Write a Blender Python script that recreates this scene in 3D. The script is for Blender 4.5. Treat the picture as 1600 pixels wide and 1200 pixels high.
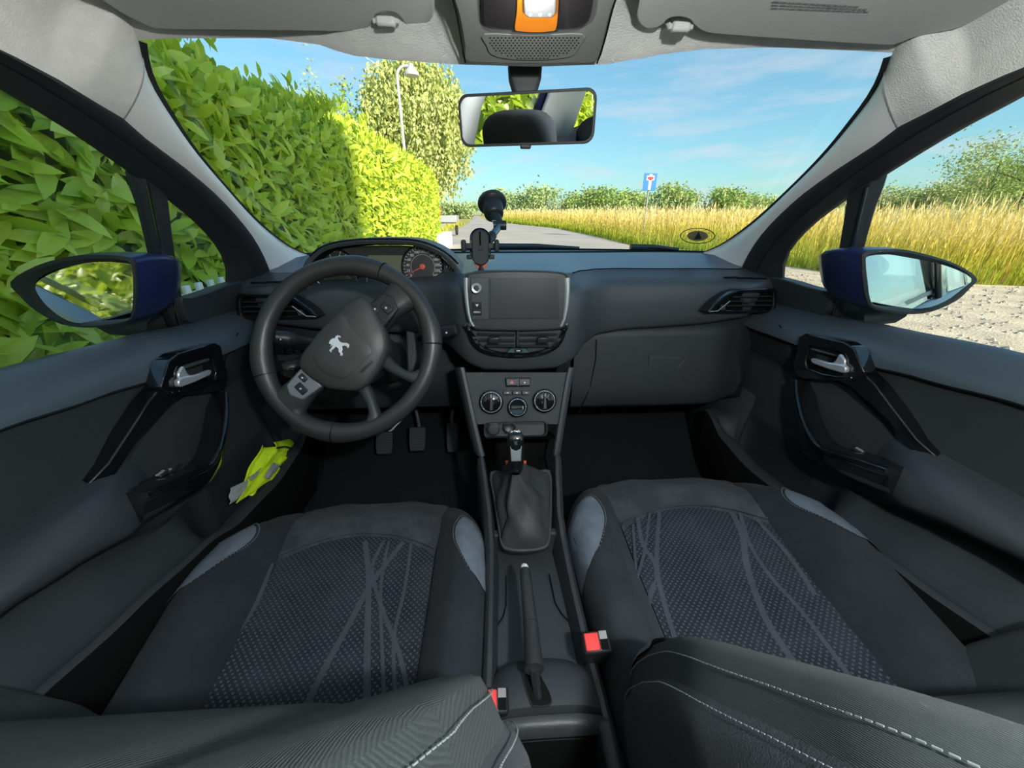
import bpy, bmesh, math, random
from mathutils import Vector, Matrix, noise
V = Vector
random.seed(7)
for o in list(bpy.data.objects): bpy.data.objects.remove(o)
scene = bpy.context.scene
COL = scene.collection
rad = math.radians

# ---------------------------------------------------------------- camera
YAW, PITCH, FPX = rad(3.0), rad(24.2), 601.0
CAM = V((-0.06, 0.0, 1.12))
cF = V((math.sin(YAW)*math.cos(PITCH), math.cos(YAW)*math.cos(PITCH), -math.sin(PITCH)))
cR = V((math.cos(YAW), -math.sin(YAW), 0))
cU = cR.cross(cF)
cam_d = bpy.data.cameras.new('camera')
cam_d.sensor_width = 36.0; cam_d.sensor_fit = 'HORIZONTAL'
cam_d.lens = FPX*36.0/1600.0
cam_d.clip_start = 0.01; cam_d.clip_end = 600
cam = bpy.data.objects.new('camera', cam_d); COL.objects.link(cam)
M = Matrix.Identity(4)
for i in range(3):
    M[i][0] = cR[i]; M[i][1] = cU[i]; M[i][2] = -cF[i]; M[i][3] = CAM[i]
cam.matrix_world = M
scene.camera = cam

# ---------------------------------------------------------------- sky, sun, exposure
SUN_EL, SUN_AZ = rad(24), rad(139.5)          # azimuth clockwise from +Y (forward): behind the car, to the right
to_sun = V((math.sin(SUN_AZ)*math.cos(SUN_EL), math.cos(SUN_AZ)*math.cos(SUN_EL), math.sin(SUN_EL)))
world = bpy.data.worlds.new('sky'); scene.world = world
world.use_nodes = True
nt = world.node_tree; nt.nodes.clear()
out = nt.nodes.new('ShaderNodeOutputWorld'); bg = nt.nodes.new('ShaderNodeBackground')
sky = nt.nodes.new('ShaderNodeTexSky'); sky.sky_type = 'NISHITA'; sky.sun_disc = False
sky.sun_elevation = SUN_EL; sky.sun_rotation = SUN_AZ
sky.air_density = 1.0; sky.dust_density = 0.6; sky.ozone_density = 1.6; sky.altitude = 100
tc = nt.nodes.new('ShaderNodeTexCoord')
# thin streaky cloud, the same all round the sky
sep = nt.nodes.new('ShaderNodeSeparateXYZ'); nt.links.new(tc.outputs['Generated'], sep.inputs[0])
mp = nt.nodes.new('ShaderNodeMapping'); mp.inputs['Scale'].default_value = (1.6, 1.6, 9.0); mp.inputs['Rotation'].default_value = (0.05, 0.0, 0.6)
nt.links.new(tc.outputs['Generated'], mp.inputs[0])
nz = nt.nodes.new('ShaderNodeTexNoise'); nz.inputs['Scale'].default_value = 2.6; nz.inputs['Detail'].default_value = 7; nz.inputs['Roughness'].default_value = 0.58
nt.links.new(mp.outputs[0], nz.inputs['Vector'])
cr = nt.nodes.new('ShaderNodeValToRGB'); cr.color_ramp.elements[0].position = 0.47; cr.color_ramp.elements[0].color = (0,0,0,1)
cr.color_ramp.elements[1].position = 0.70; cr.color_ramp.elements[1].color = (0.75,0.75,0.75,1)
nt.links.new(nz.outputs['Fac'], cr.inputs[0])
mr = nt.nodes.new('ShaderNodeMapRange'); mr.inputs['From Min'].default_value = 0.0; mr.inputs['From Max'].default_value = 0.55
mr.inputs['To Min'].default_value = 1.0; mr.inputs['To Max'].default_value = 0.12
nt.links.new(sep.outputs['Z'], mr.inputs['Value'])
mu = nt.nodes.new('ShaderNodeMath'); mu.operation = 'MULTIPLY'
nt.links.new(cr.outputs[0], mu.inputs[0]); nt.links.new(mr.outputs[0], mu.inputs[1])
tint = nt.nodes.new('ShaderNodeMix'); tint.data_type = 'RGBA'; tint.blend_type = 'MULTIPLY'; tint.inputs['Factor'].default_value = 1.0
tint.inputs['B'].default_value = (0.52, 1.0, 1.12, 1); nt.links.new(sky.outputs[0], tint.inputs['A'])
gm = nt.nodes.new('ShaderNodeGamma'); gm.inputs['Gamma'].default_value = 0.72; nt.links.new(tint.outputs['Result'], gm.inputs['Color'])
mix = nt.nodes.new('ShaderNodeMix'); mix.data_type = 'RGBA'
mix.inputs['B'].default_value = (3.1, 3.15, 3.35, 1)
nt.links.new(mu.outputs[0], mix.inputs['Factor']); nt.links.new(gm.outputs[0], mix.inputs['A'])
nt.links.new(mix.outputs['Result'], bg.inputs['Color'])
bg.inputs['Strength'].default_value = 0.070
nt.links.new(bg.outputs[0], out.inputs[0])
sun_d = bpy.data.lights.new('sun', 'SUN'); sun_d.energy = 2.7; sun_d.angle = rad(0.7); sun_d.color = (1.0, 0.90, 0.74)
sun = bpy.data.objects.new('sun', sun_d); COL.objects.link(sun)
sun.rotation_euler = to_sun.to_track_quat('Z', 'Y').to_euler(); sun.location = (6, -8, 9)
scene.view_settings.view_transform = 'Standard'
scene.view_settings.look = 'None'
scene.view_settings.exposure = 2.0
scene.view_settings.gamma = 1.0
scene.view_settings.use_curve_mapping = False
COURTESY = 0.06           # watts of the lamp in the overhead console
CABIN_FILL = 7.2     # watts of the fill lamp added behind the camera to brighten the cabin

# ================================================================ helpers
def ray(px, py): return cF + cR*((px-800)/FPX) + cU*((600-py)/FPX)
def P(px, py, x=None, y=None, z=None, pl=None, t=None):
    """the point of the place that the photograph shows at a pixel, on a known plane"""
    d = ray(px, py)
    if t is None:
        if x is not None: t = (x-CAM.x)/d.x
        elif y is not None: t = (y-CAM.y)/d.y
        elif z is not None: t = (z-CAM.z)/d.z
        else:
            p0, n = pl
            t = (V(p0)-CAM).dot(n)/d.dot(n)
    return CAM + d*t

def lerp(a, b, t): return a+(b-a)*t
def pw(x, pts):
    """smooth-ish piecewise interpolation through (x, value) pairs"""
    if x <= pts[0][0]: return pts[0][1]
    for (a, va), (b, vb) in zip(pts, pts[1:]):
        if x <= b:
            t = (x-a)/(b-a); t = t*t*(3-2*t)*0.6 + t*0.4
            return va+(vb-va)*t
    return pts[-1][1]
def sst(a, b, x):
    t = max(0., min(1., (x-a)/(b-a))); return t*t*(3-2*t)

# ---------------------------------------------------------------- materials
MATS = {}
def mat(name, col, rough=0.5, metal=0.0, spec=0.5, bump=None, var=None, coat=0.0, trans=0.0, emis=None, sheen=0.0, tex='Object'):
    m = bpy.data.materials.new(name); m.use_nodes = True
    n = m.node_tree.nodes; l = m.node_tree.links
    b = n['Principled BSDF']
    b.inputs['Base Color'].default_value = (*col, 1)
    b.inputs['Roughness'].default_value = rough
    b.inputs['Metallic'].default_value = metal
    b.inputs['Specular IOR Level'].default_value = spec
    b.inputs['Coat Weight'].default_value = coat
    b.inputs['Transmission Weight'].default_value = trans
    b.inputs['Sheen Weight'].default_value = sheen
    if emis:
        b.inputs['Emission Color'].default_value = (*emis[0], 1); b.inputs['Emission Strength'].default_value = emis[1]
    t = n.new('ShaderNodeTexCoord')
    if bump:
        sc, st = bump[0], bump[1]
        z = n.new('ShaderNodeTexNoise'); z.inputs['Scale'].default_value = sc; z.inputs['Detail'].default_value = 3
        l.new(t.outputs[tex], z.inputs['Vector'])
        bp = n.new('ShaderNodeBump'); bp.inputs['Strength'].default_value = st; bp.inputs['Distance'].default_value = bump[2] if len(bump) > 2 else 0.002
        l.new(z.outputs['Fac'], bp.inputs['Height']); l.new(bp.outputs[0], b.inputs['Normal'])
    if var:
        sc, amt = var[0], var[1]
        z = n.new('ShaderNodeTexNoise'); z.inputs['Scale'].default_value = sc; z.inputs['Detail'].default_value = 5
        l.new(t.outputs[tex], z.inputs['Vector'])
        r = n.new('ShaderNodeValToRGB')
        r.color_ramp.elements[0].position = 0.3; r.color_ramp.elements[1].position = 0.7
        r.color_ramp.elements[0].color = (*[c*(1-amt) for c in col], 1)
        c2 = var[2] if len(var) > 2 else [min(1, c*(1+amt)) for c in col]
        r.color_ramp.elements[1].color = (*c2, 1)
        l.new(z.outputs['Fac'], r.inputs[0]); l.new(r.outputs[0], b.inputs['Base Color'])
    MATS[name] = m
    return m

def leaf_mat(name, cols, rough=0.42, rnd='attr', transl=0.35, spec=0.5):
    """leaf colours picked per leaf; some light passes through the blade"""
    m = bpy.data.materials.new(name); m.use_nodes = True
    n = m.node_tree.nodes; l = m.node_tree.links; n.clear()
    o = n.new('ShaderNodeOutputMaterial'); b = n.new('ShaderNodeBsdfPrincipled'); tr = n.new('ShaderNodeBsdfTranslucent'); mx = n.new('ShaderNodeMixShader')
    r = n.new('ShaderNodeValToRGB')
    while len(r.color_ramp.elements) < len(cols): r.color_ramp.elements.new(0.5)
    for i, c in enumerate(cols):
        r.color_ramp.elements[i].position = i/(len(cols)-1); r.color_ramp.elements[i].color = (*c, 1)
    if rnd == 'attr':
        a = n.new('ShaderNodeAttribute'); a.attribute_name = 'tone'; l.new(a.outputs['Fac'], r.inputs[0])
    else:
        a = n.new('ShaderNodeObjectInfo'); l.new(a.outputs['Random'], r.inputs[0])
    l.new(r.outputs[0], b.inputs['Base Color']); l.new(r.outputs[0], tr.inputs[0])
    b.inputs['Roughness'].default_value = rough; b.inputs['Specular IOR Level'].default_value = spec
    mx.inputs[0].default_value = transl
    l.new(b.outputs[0], mx.inputs[1]); l.new(tr.outputs[0], mx.inputs[2]); l.new(mx.outputs[0], o.inputs[0])
    MATS[name] = m
    return m

def glass_mat(name, tint=(0.97, 0.985, 0.98), refl=0.05):
    m = bpy.data.materials.new(name); m.use_nodes = True
    n = m.node_tree.nodes; l = m.node_tree.links; n.clear()
    o = n.new('ShaderNodeOutputMaterial'); t = n.new('ShaderNodeBsdfTransparent'); g = n.new('ShaderNodeBsdfGlossy'); mx = n.new('ShaderNodeMixShader')
    t.inputs[0].default_value = (*tint, 1); g.inputs['Roughness'].default_value = 0.02; g.inputs['Color'].default_value = (1, 1, 1, 1)
    lw = n.new('ShaderNodeLayerWeight'); lw.inputs['Blend'].default_value = 0.5
    pwn = n.new('ShaderNodeMath'); pwn.operation = 'POWER'; pwn.inputs[1].default_value = 4.0; l.new(lw.outputs['Facing'], pwn.inputs[0])
    ma = n.new('ShaderNodeMath'); ma.operation = 'MULTIPLY_ADD'; ma.inputs[1].default_value = 0.75; ma.inputs[2].default_value = refl; l.new(pwn.outputs[0], ma.inputs[0]); l.new(ma.outputs[0], mx.inputs[0])
    l.new(t.outputs[0], mx.inputs[1]); l.new(g.outputs[0], mx.inputs[2]); l.new(mx.outputs[0], o.inputs[0])
    MATS[name] = m
    return m

# ---------------------------------------------------------------- mesh builder
class MB:
    def __init__(s): s.v = []; s.f = []; s.tone = None
    def add(s, vs, fs):
        k = len(s.v); s.v += [V(p) for p in vs]; s.f += [tuple(i+k for i in f) for f in fs]; return s
    def grid(s, rows, cu=False, cv=False):
        n = len(rows); m = len(rows[0]); k = len(s.v)
        for r in rows: s.v += [V(p) for p in r]
        for i in range(n if cv else n-1):
            for j in range(m if cu else m-1):
                a = k+i*m+j; b = k+i*m+(j+1) % m; c = k+((i+1) % n)*m+(j+1) % m; d = k+((i+1) % n)*m+j
                s.f.append((a, b, c, d))
        return s
    def box(s, c, size, R=None):
        c = V(c); h = V(size)*0.5; vs = []
        for z in (-1, 1):
            for (x, y) in ((-1, -1), (1, -1), (1, 1), (-1, 1)):
                p = V((x*h.x, y*h.y, z*h.z)); vs.append(c+(R @ p if R else p))
        return s.add(vs, [(3, 2, 1, 0), (4, 5, 6, 7), (0, 1, 5, 4), (1, 2, 6, 5), (2, 3, 7, 6), (3, 0, 4, 7)])
    def tube(s, pts, r, n=10, closed=False, caps=True, flat=1.0, up=None):
        pts = [V(p) for p in pts]; m = len(pts); rows = []; prev = None
        for i, p in enumerate(pts):
            a = pts[(i-1) % m] if (closed or i > 0) else p
            b = pts[(i+1) % m] if (closed or i < m-1) else p
            t = (b-a).normalized()
            if up is not None: x = t.cross(V(up))
            elif prev is None: x = t.orthogonal()
            else: x = prev - t*prev.dot(t)
            x = x.normalized(); prev = x; y = t.cross(x)
            ri = r[i] if isinstance(r, (list, tuple)) else r
            rows.append([p + x*(ri*math.cos(2*math.pi*k/n)) + y*(ri*flat*math.sin(2*math.pi*k/n)) for k in range(n)])
        s.grid(rows, cu=True, cv=closed)
        if caps and not closed:
            k = len(s.v)-m*n
            s.f.append(tuple(k+i for i in range(n))[::-1]); s.f.append(tuple(k+(m-1)*n+i for i in range(n)))
        return s
    def prism(s, poly, vec):
        poly = [V(p) for p in poly]; n = len(poly); vec = V(vec); nn = V((0, 0, 0))
        for i in range(n): nn += poly[i].cross(poly[(i+1) % n])
        fl = nn.dot(vec) > 0
        fs = [tuple(range(n)), tuple(range(n, 2*n))[::-1]]
        fs += [((i+1) % n, i, n+i, n+(i+1) % n) for i in range(n)]
        if fl: fs = [f[::-1] for f in fs]
        return s.add(poly+[p+vec for p in poly], fs)
    def ring(s, outer, inner, vec):
        n = len(outer); vec = V(vec)
        vs = [V(p) for p in outer]+[V(p) for p in inner]+[V(p)+vec for p in outer]+[V(p)+vec for p in inner]; fs = []
        for i in range(n):
            j = (i+1) % n
            fs += [(i, j, n+j, n+i), (2*n+j, 2*n+i, 3*n+i, 3*n+j), (j, i, 2*n+i, 2*n+j), (n+i, n+j, 3*n+j, 3*n+i)]
        return s.add(vs, fs)
    def lathe(s, prof, o, axis, n=24):
        o = V(o); ax = V(axis).normalized(); x = ax.orthogonal().normalized(); y = ax.cross(x); rows = []
        for r, h in prof:
            rows.append([o+ax*h+(x*math.cos(2*math.pi*k/n)+y*math.sin(2*math.pi*k/n))*r for k in range(n)])
        return s.grid(rows, cu=True)
    def ell(s, c, R3, n=12, m=8, Rm=None):
        c = V(c); rows = []
        for i in range(m+1):
            a = math.pi*i/m-math.pi/2; row = []
            for k in range(n):
                p = V((R3[0]*math.cos(a)*math.cos(2*math.pi*k/n), R3[1]*math.cos(a)*math.sin(2*math.pi*k/n), R3[2]*math.sin(a)))
                row.append(c+(Rm @ p if Rm else p))
            rows.append(row)
        return s.grid(rows, cu=True)
    def mesh(s, name):
        me = bpy.data.meshes.new(name); me.from_pydata([tuple(p) for p in s.v], [], s.f); me.validate(); return me
    def build(s, name, m, parent=None, smooth=40, bevel=0, sub=0, solid=0, label=None, seg=2, fixn=True, kind=None):
        me = s.mesh(name)
        if s.tone is not None and len(s.tone) == len(me.polygons):
            at = me.attributes.new('tone', 'FLOAT', 'FACE')
            at.data.foreach_set('value', s.tone)
        if fixn:
            bm = bmesh.new(); bm.from_mesh(me); bmesh.ops.remove_doubles(bm, verts=bm.verts, dist=1e-6)
            bmesh.ops.recalc_face_normals(bm, faces=bm.faces); bm.to_mesh(me); bm.free()
        me.materials.append(MATS[m] if isinstance(m, str) else m)
        o = bpy.data.objects.new(name, me); COL.objects.link(o)
        if smooth:
            me.shade_smooth(); me.set_sharp_from_angle(angle=rad(smooth))
        if solid:
            md = o.modifiers.new('thick', 'SOLIDIFY'); md.thickness = abs(solid); md.offset = 1 if solid < 0 else -1
        if bevel:
            md = o.modifiers.new('bevel', 'BEVEL'); md.width = bevel; md.segments = seg; md.limit_method = 'ANGLE'; md.angle_limit = rad(35)
            md.harden_normals = False
        if sub:
            md = o.modifiers.new('sub', 'SUBSURF'); md.levels = sub; md.render_levels = sub
        if parent is not None: adopt(o, parent)
        if label: o['label'] = label
        if kind: o['kind'] = kind
        return o

bpy.context.view_layer.update()
def world_loc(o):
    p = V((0, 0, 0))
    while o is not None: p = p+o.location; o = o.parent
    return p
def adopt(o, parent):
    o.parent = parent
    o.location = o.location - world_loc(parent)
def tag(o, label, cat, group=None, kind=None):
    o['label'] = label; o['category'] = cat
    if group: o['group'] = group
    if kind: o['kind'] = kind
    return o
def thing(name, label, cat, loc, group=None, kind=None):
    o = bpy.data.objects.new(name, None); COL.objects.link(o); o.location = loc; o.empty_display_size = 0.05
    return tag(o, label, cat, group, kind)
def text(s, size, o, xdir, ydir, name, m, parent, depth=0.0004, align='CENTER'):
    c = bpy.data.curves.new(name, 'FONT'); c.body = s; c.size = size; c.align_x = align; c.align_y = 'CENTER'; c.extrude = depth
    ob = bpy.data.objects.new(name, c); COL.objects.link(ob)
    dg = bpy.context.evaluated_depsgraph_get(); me = bpy.data.meshes.new_from_object(ob.evaluated_get(dg)); bpy.data.objects.remove(ob)
    x = V(xdir).normalized(); y = V(ydir).normalized(); z = x.cross(y)
    for v in me.vertices: v.co = V(o)+x*v.co.x+y*v.co.y+z*v.co.z
    me.materials.clear(); me.materials.append(MATS[m])
    ob = bpy.data.objects.new(name, me); COL.objects.link(ob)
    if parent is not None: adopt(ob, parent)
    return ob
def mir(p): return V((-p[0], p[1], p[2]))
def spline(pts, n=6, closed=False):
    """Catmull-Rom through points"""
    pts = [V(p) for p in pts]; m = len(pts); res = []
    rng = range(m) if closed else range(m-1)
    for i in rng:
        p0 = pts[(i-1) % m] if (closed or i > 0) else pts[0]; p1 = pts[i]; p2 = pts[(i+1) % m]; p3 = pts[(i+2) % m] if (closed or i+2 < m) else pts[-1]
        for k in range(n):
            t = k/n
            res.append(0.5*((2*p1)+(p2-p0)*t+(2*p0-5*p1+4*p2-p3)*t*t+(3*p1-p0-3*p2+p3)*t*t*t))
    if not closed: res.append(pts[-1])
    return res
def resample(pts, n):
    pts = [V(p) for p in pts]; L = [0]
    for a, b in zip(pts, pts[1:]): L.append(L[-1]+(b-a).length)
    r = []; j = 0
    for i in range(n):
        d = L[-1]*i/(n-1)
        while j < len(pts)-2 and L[j+1] < d: j += 1
        t = (d-L[j])/max(1e-9, L[j+1]-L[j]); r.append(pts[j].lerp(pts[j+1], min(1, t)))
    return r
def rrect(c, x, y, w, h, r, n=4):
    """rounded rectangle outline in the plane of x, y"""
    c = V(c); x = V(x).normalized(); y = V(y).normalized(); res = []
    for (sx, sy, a0) in ((1, 1, 0), (-1, 1, 90), (-1, -1, 180), (1, -1, 270)):
        for k in range(n+1):
            a = rad(a0+90*k/n); res.append(c+x*(sx*(w/2-r)+r*math.cos(a))+y*(sy*(h/2-r)+r*math.sin(a)))
    return res
def circ(c, x, y, r, n=24, a0=0, a1=360):
    full = abs(a1-a0) >= 360; m = n if full else n+1
    return [V(c)+V(x)*(r*math.cos(rad(a0+(a1-a0)*k/n)))+V(y)*(r*math.sin(rad(a0+(a1-a0)*k/n))) for k in range(m)]

# ================================================================ materials: outdoors
mat('gravel', (0.56, 0.47, 0.35), 0.95, bump=(45, 0.8, 0.014), var=(3.0, 0.22, (0.70, 0.59, 0.44)))
mat('stone', (0.46, 0.40, 0.33), 0.9, var=(9, 0.3))
mat('asphalt', (0.40, 0.37, 0.33), 0.92, bump=(60, 0.3, 0.01), var=(0.5, 0.12))
mat('field_soil', (0.55, 0.42, 0.10), 1.0, var=(0.6, 0.25, (0.50, 0.46, 0.12)), bump=(5, 0.6, 0.1))
mat('verge_soil', (0.32, 0.33, 0.07), 1.0, var=(1.2, 0.3, (0.5, 0.42, 0.13)))
mat('hedge_core', (0.14, 0.21, 0.03), 1.0, var=(8, 0.5))
mat('bark', (0.14, 0.11, 0.08), 0.95, bump=(20, 0.6, 0.02))
mat('birch_bark', (0.55, 0.53, 0.48), 0.9, var=(6, 0.5))
mat('lamp_grey', (0.55, 0.56, 0.56), 0.5, metal=0.3)
mat('pole_grey', (0.35, 0.36, 0.35), 0.6, metal=0.2)
mat('sign_blue', (0.015, 0.16, 0.50), 0.4)
mat('sign_white', (0.85, 0.86, 0.86), 0.4)
mat('sign_red', (0.62, 0.03, 0.03), 0.4)
mat('white_render', (0.80, 0.80, 0.77), 0.8, bump=(30, 0.2, 0.004))
mat('house_board', (0.84, 0.84, 0.82), 0.6, var=(2, 0.04))
mat('smoked_pane', (0.03, 0.035, 0.04), 0.1)
mat('roof_tile', (0.16, 0.06, 0.04), 0.8, var=(4, 0.3))
mat('trailer_steel', (0.45, 0.46, 0.46), 0.5, metal=0.5)
mat('tyre', (0.02, 0.02, 0.02), 0.9)
mat('fence_white', (0.8, 0.8, 0.78), 0.6)
leaf_mat('laurel_leaf', [(0.38, 0.54, 0.05), (0.57, 0.72, 0.08), (0.69, 0.81, 0.12), (0.78, 0.86, 0.22)], 0.33, 'obj', 0.40)
leaf_mat('laurel_foliage', [(0.34, 0.49, 0.04), (0.52, 0.67, 0.055), (0.65, 0.76, 0.07), (0.76, 0.82, 0.13)], 0.38, 'attr', 0.40)
leaf_mat('birch_leaf', [(0.36, 0.42, 0.12), (0.48, 0.53, 0.18), (0.60, 0.63, 0.27)], 0.6, 'attr', 0.3, 0.2)
leaf_mat('tree_leaf', [(0.20, 0.31, 0.07), (0.32, 0.43, 0.12), (0.44, 0.54, 0.18)], 0.6, 'attr', 0.25, 0.2)
leaf_mat('olive_leaf', [(0.26, 0.32, 0.11), (0.38, 0.44, 0.17), (0.50, 0.54, 0.25)], 0.6, 'attr', 0.25, 0.2)
leaf_mat('far_leaf', [(0.26, 0.36, 0.14), (0.36, 0.46, 0.19), (0.46, 0.55, 0.26)], 0.7, 'attr', 0.2, 0.1)
leaf_mat('dry_grass', [(0.24, 0.36, 0.03), (0.42, 0.46, 0.05), (0.66, 0.50, 0.10), (0.80, 0.62, 0.22), (0.86, 0.74, 0.42)], 0.7, 'attr', 0.35, 0.2)

# ---------------------------------------------------------------- ground
def flat(name, pts, z, m, label, cat):
    mb = MB(); mb.add([V((p[0], p[1], z)) for p in pts], [tuple(range(len(pts)))])
    o = mb.build(name, m, smooth=0); tag(o, label, cat, kind='structure'); return o
flat('field_ground', [(-220, -60), (220, -60), (220, 260), (-220, 260)], -0.04, 'field_soil', 'dry yellow meadow ground stretching out to the far trees', 'ground')
flat('gravel_lot', [(-3, -12), (30, -12), (30, 5.2), (12, 5.6), (8.8, 6.0), (7.0, 6.6), (6.6, 8.7), (6.0, 13.1), (4.9, 14.0), (-2.6, 14.5), (-2.9, 4)], -0.015, 'gravel', 'pale stony gravel around the car', 'ground')
flat('road', [(-2.6, 11.0), (4.9, 13.0), (5.0, 19), (4.7, 29), (2.2, 40), (-0.3, 50), (-1.4, 70), (-3.5, 120), (-5.2, 120), (-2.6, 60), (-2.2, 40), (-2.3, 28), (-2.5, 20)], 0.0, 'asphalt', 'pale asphalt road bending away past the hedge', 'road')
flat('grass_verge', [(-9, 15.2), (-3.0, 15.2), (-2.5, 20), (-2.3, 28), (-2.2, 40), (-2.6, 60), (-12, 60)], -0.008, 'verge_soil', 'scrubby grass verge left of the road beyond the hedge', 'grass')
# loose stones on the gravel, right of the car
mb = MB(); rs = random.Random(3)
for i in range(2600):
    y = rs.uniform(0.6, 9.0); x = rs.uniform(1.5, 9.0)
    if y > 6 and x > 6.4: continue
    r = rs.choice((0.012, 0.016, 0.02, 0.026, 0.034)) * rs.uniform(0.7, 1.2)
    c = V((x, y, -0.013)); a = rs.uniform(0, 6)
    ring_ = [c+V((r*rs.uniform(0.7, 1.3)*math.cos(a+k*1.257), r*rs.uniform(0.7, 1.3)*math.sin(a+k*1.257), 0)) for k in range(5)]
    mb.add(ring_+[c+V((r*0.2, 0, r*rs.uniform(0.5, 0.9)))], [(k, (k+1) % 5, 5) for k in range(5)])
o = mb.build('loose_stones', 'stone', smooth=0, fixn=False); tag(o, 'loose stones scattered over the pale gravel', 'stones', kind='stuff')

# ---------------------------------------------------------------- hedge: glossy laurel
def leaf_mesh(L=0.13, W=0.047, fold=0.35, droop=0.25):
    """one folded, drooping blade: 3 stations, mid rib and two edges"""
    st = [(0, 0.08), (0.22, 0.72), (0.5, 1.0), (0.78, 0.72), (1.0, 0.0)]
    vs = []; fs = []
    for t, w in st:
        z = -droop*L*t*t
        for s_ in (-1, 0, 1): vs.append(V((s_*W*0.5*w, L*t, z+(abs(s_)*fold*W*0.5*w))))
    for i in range(len(st)-1):
        a = i*3
        fs += [(a, a+1, a+4, a+3), (a+1, a+2, a+5, a+4)]
    return vs, fs
HX = -1.75
def hedge_top(y): return pw(y, [(-8, 2.05), (1.5, 2.06), (3.2, 2.12), (4.2, 2.06), (5.6, 2.20), (8, 2.33), (13, 2.42), (15.2, 2.25)])
def hedge_face(y, z):
    r = 0.05*noise.noise(V((y*1.3, z*1.5, 3)))+0.10*noise.noise(V((y*0.45, z*0.6, 9)))
    top = hedge_top(y); k = max(0, z-(top-0.45))/0.45
    base = max(0, 0.35-z)*0.25
    return HX + r - 0.42*k*k - base - max(0, y-14.2)*0.35
hedge = thing('laurel_hedge', 'tall clipped laurel hedge with broad glossy leaves along the left of the car', 'hedge', (HX-0.4, 6, 0))
rows = []
for i in range(60):
    y = -8+23.2*i/59; row = []
    for k in range(10):
        z = hedge_top(y)*k/9*0.97; row.append(V((hedge_face(y, z)-0.10, y, z)))
    for k in range(3): row.append(V((HX-0.7-0.35*k, y, hedge_top(y)*(0.97-0.02*k))))
    row.append(V((HX-1.5, y, 0)))
    rows.append(row)
mb = MB(); mb.grid(rows); mb.f.append(tuple(len(rows[0])*59+i for i in range(len(rows[0])))); mb.f.append(tuple(range(len(rows[0])))[::-1])
mb.build('branch_core', 'hedge_core', hedge, smooth=0)
lv, lf = leaf_mesh()
rs = random.Random(11)
def leaf_frame(nrm, rs):
    """a leaf pointing outward, mostly upward or sideways"""
    d = V((nrm.x*0.40, rs.gauss(0, 0.75), rs.gauss(0.0, 0.55))); d.normalize()
    up = (V((nrm.x*1.0, 0, 0.65))+V((rs.gauss(0, 0.3), rs.gauss(0, 0.40), rs.gauss(0, 0.3)))); x = d.cross(up).normalized(); z = x.cross(d)
    return Matrix((x, d, z)).transposed()
cand = []
y = -8.0
while y < 15.2:
    dens = 170 if y < -1.0 else 520 if y < 3.2 else (430 if y < 6 else 330)
    n = int(dens*0.1*2.3)
    for k in range(n):
        yy = y+rs.random()*0.1; top = hedge_top(yy); z = rs.uniform(0.02, top*1.0)
        x = hedge_face(yy, z)-rs.random()*0.09
        s_ = rs.uniform(0.75, 1.25)*(1.7 if yy < -1 else 1.28 if yy < 3 else 1.1)
        cand.append((V((x, yy, z)), leaf_frame(V((1, 0, 0)), rs), s_))
    # crest
    for k in range(int(dens*0.055)):
        yy = y+rs.random()*0.1
        x = HX-0.42-rs.random()*0.5; z = hedge_top(yy)+rs.gauss(0.0, 0.05)
        f = leaf_frame(V((0.4, 0, 0)), rs); d = V((rs.gauss(0.2, 0.4), rs.gauss(0, 0.5), 0.9)).normalized(); xx = d.cross(V((1, rs.gauss(0, 0.8), 0.2))).normalized()
        cand.append((V((x, yy, z)), Matrix((xx, d, xx.cross(d))).transposed(), rs.uniform(0.8, 1.2)))
    y += 0.1
# tufts of long shoots on the crest
for (y0, n) in ((3.05, 60), (3.25, 40), (4.7, 30), (5.7, 70), (5.9, 50), (1.9, 40), (7.2, 40)):
    for k in range(n):
        yy = y0+rs.gauss(0, 0.13); z = hedge_top(yy)+min(0.13, abs(rs.gauss(0.02, 0.07))); x = HX-0.3+rs.gauss(0, 0.12)
        d = V((rs.gauss(0.1, 0.4), rs.gauss(0, 0.4), 1)).normalized(); xx = d.cross(V((1, rs.gauss(0, 0.8), 0.2))).normalized()
        cand.append((V((x, yy, z)), Matrix((xx, d, xx.cross(d))).transposed(), rs.uniform(0.7, 1.05)))
def in_view(p):
    v = p-CAM; dz = v.dot(cF)
    if dz < 0.1: return 0
    px = 800+FPX*v.dot(cR)/dz; py = 600-FPX*v.dot(cU)/dz
    if not (0 <= px < 420 and 40 < py < 600): return 0
    return 1/dz
idx = sorted(range(len(cand)), key=lambda i: -in_view(cand[i][0])*(1 if cand[i][0].x > hedge_face(cand[i][0].y, cand[i][0].z)-0.05 else 0.3))
near = set(idx[:300])
leaf_me = bpy.data.meshes.new('leaf'); leaf_me.from_pydata([tuple(p) for p in lv], [], lf); leaf_me.materials.append(MATS['laurel_leaf']); leaf_me.shade_smooth()
mb = MB(); mb.tone = []
hl = V(hedge.location)
for i, (p, R, s_) in enumerate(cand):
    if i in near:
        o = bpy.data.objects.new('leaf', leaf_me); COL.objects.link(o); o.parent = hedge
        o.matrix_local = Matrix.Translation(p-hl) @ R.to_4x4() @ Matrix.Scale(s_, 4)
    else:
        mb.add([p+R @ (q*s_) for q in lv], lf); mb.tone += [max(0, min(1, rs.gauss(0.5, 0.25)))]*len(lf)
mb.build('foliage', 'laurel_foliage', hedge, smooth=60, fixn=False, kind='stuff')

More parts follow.
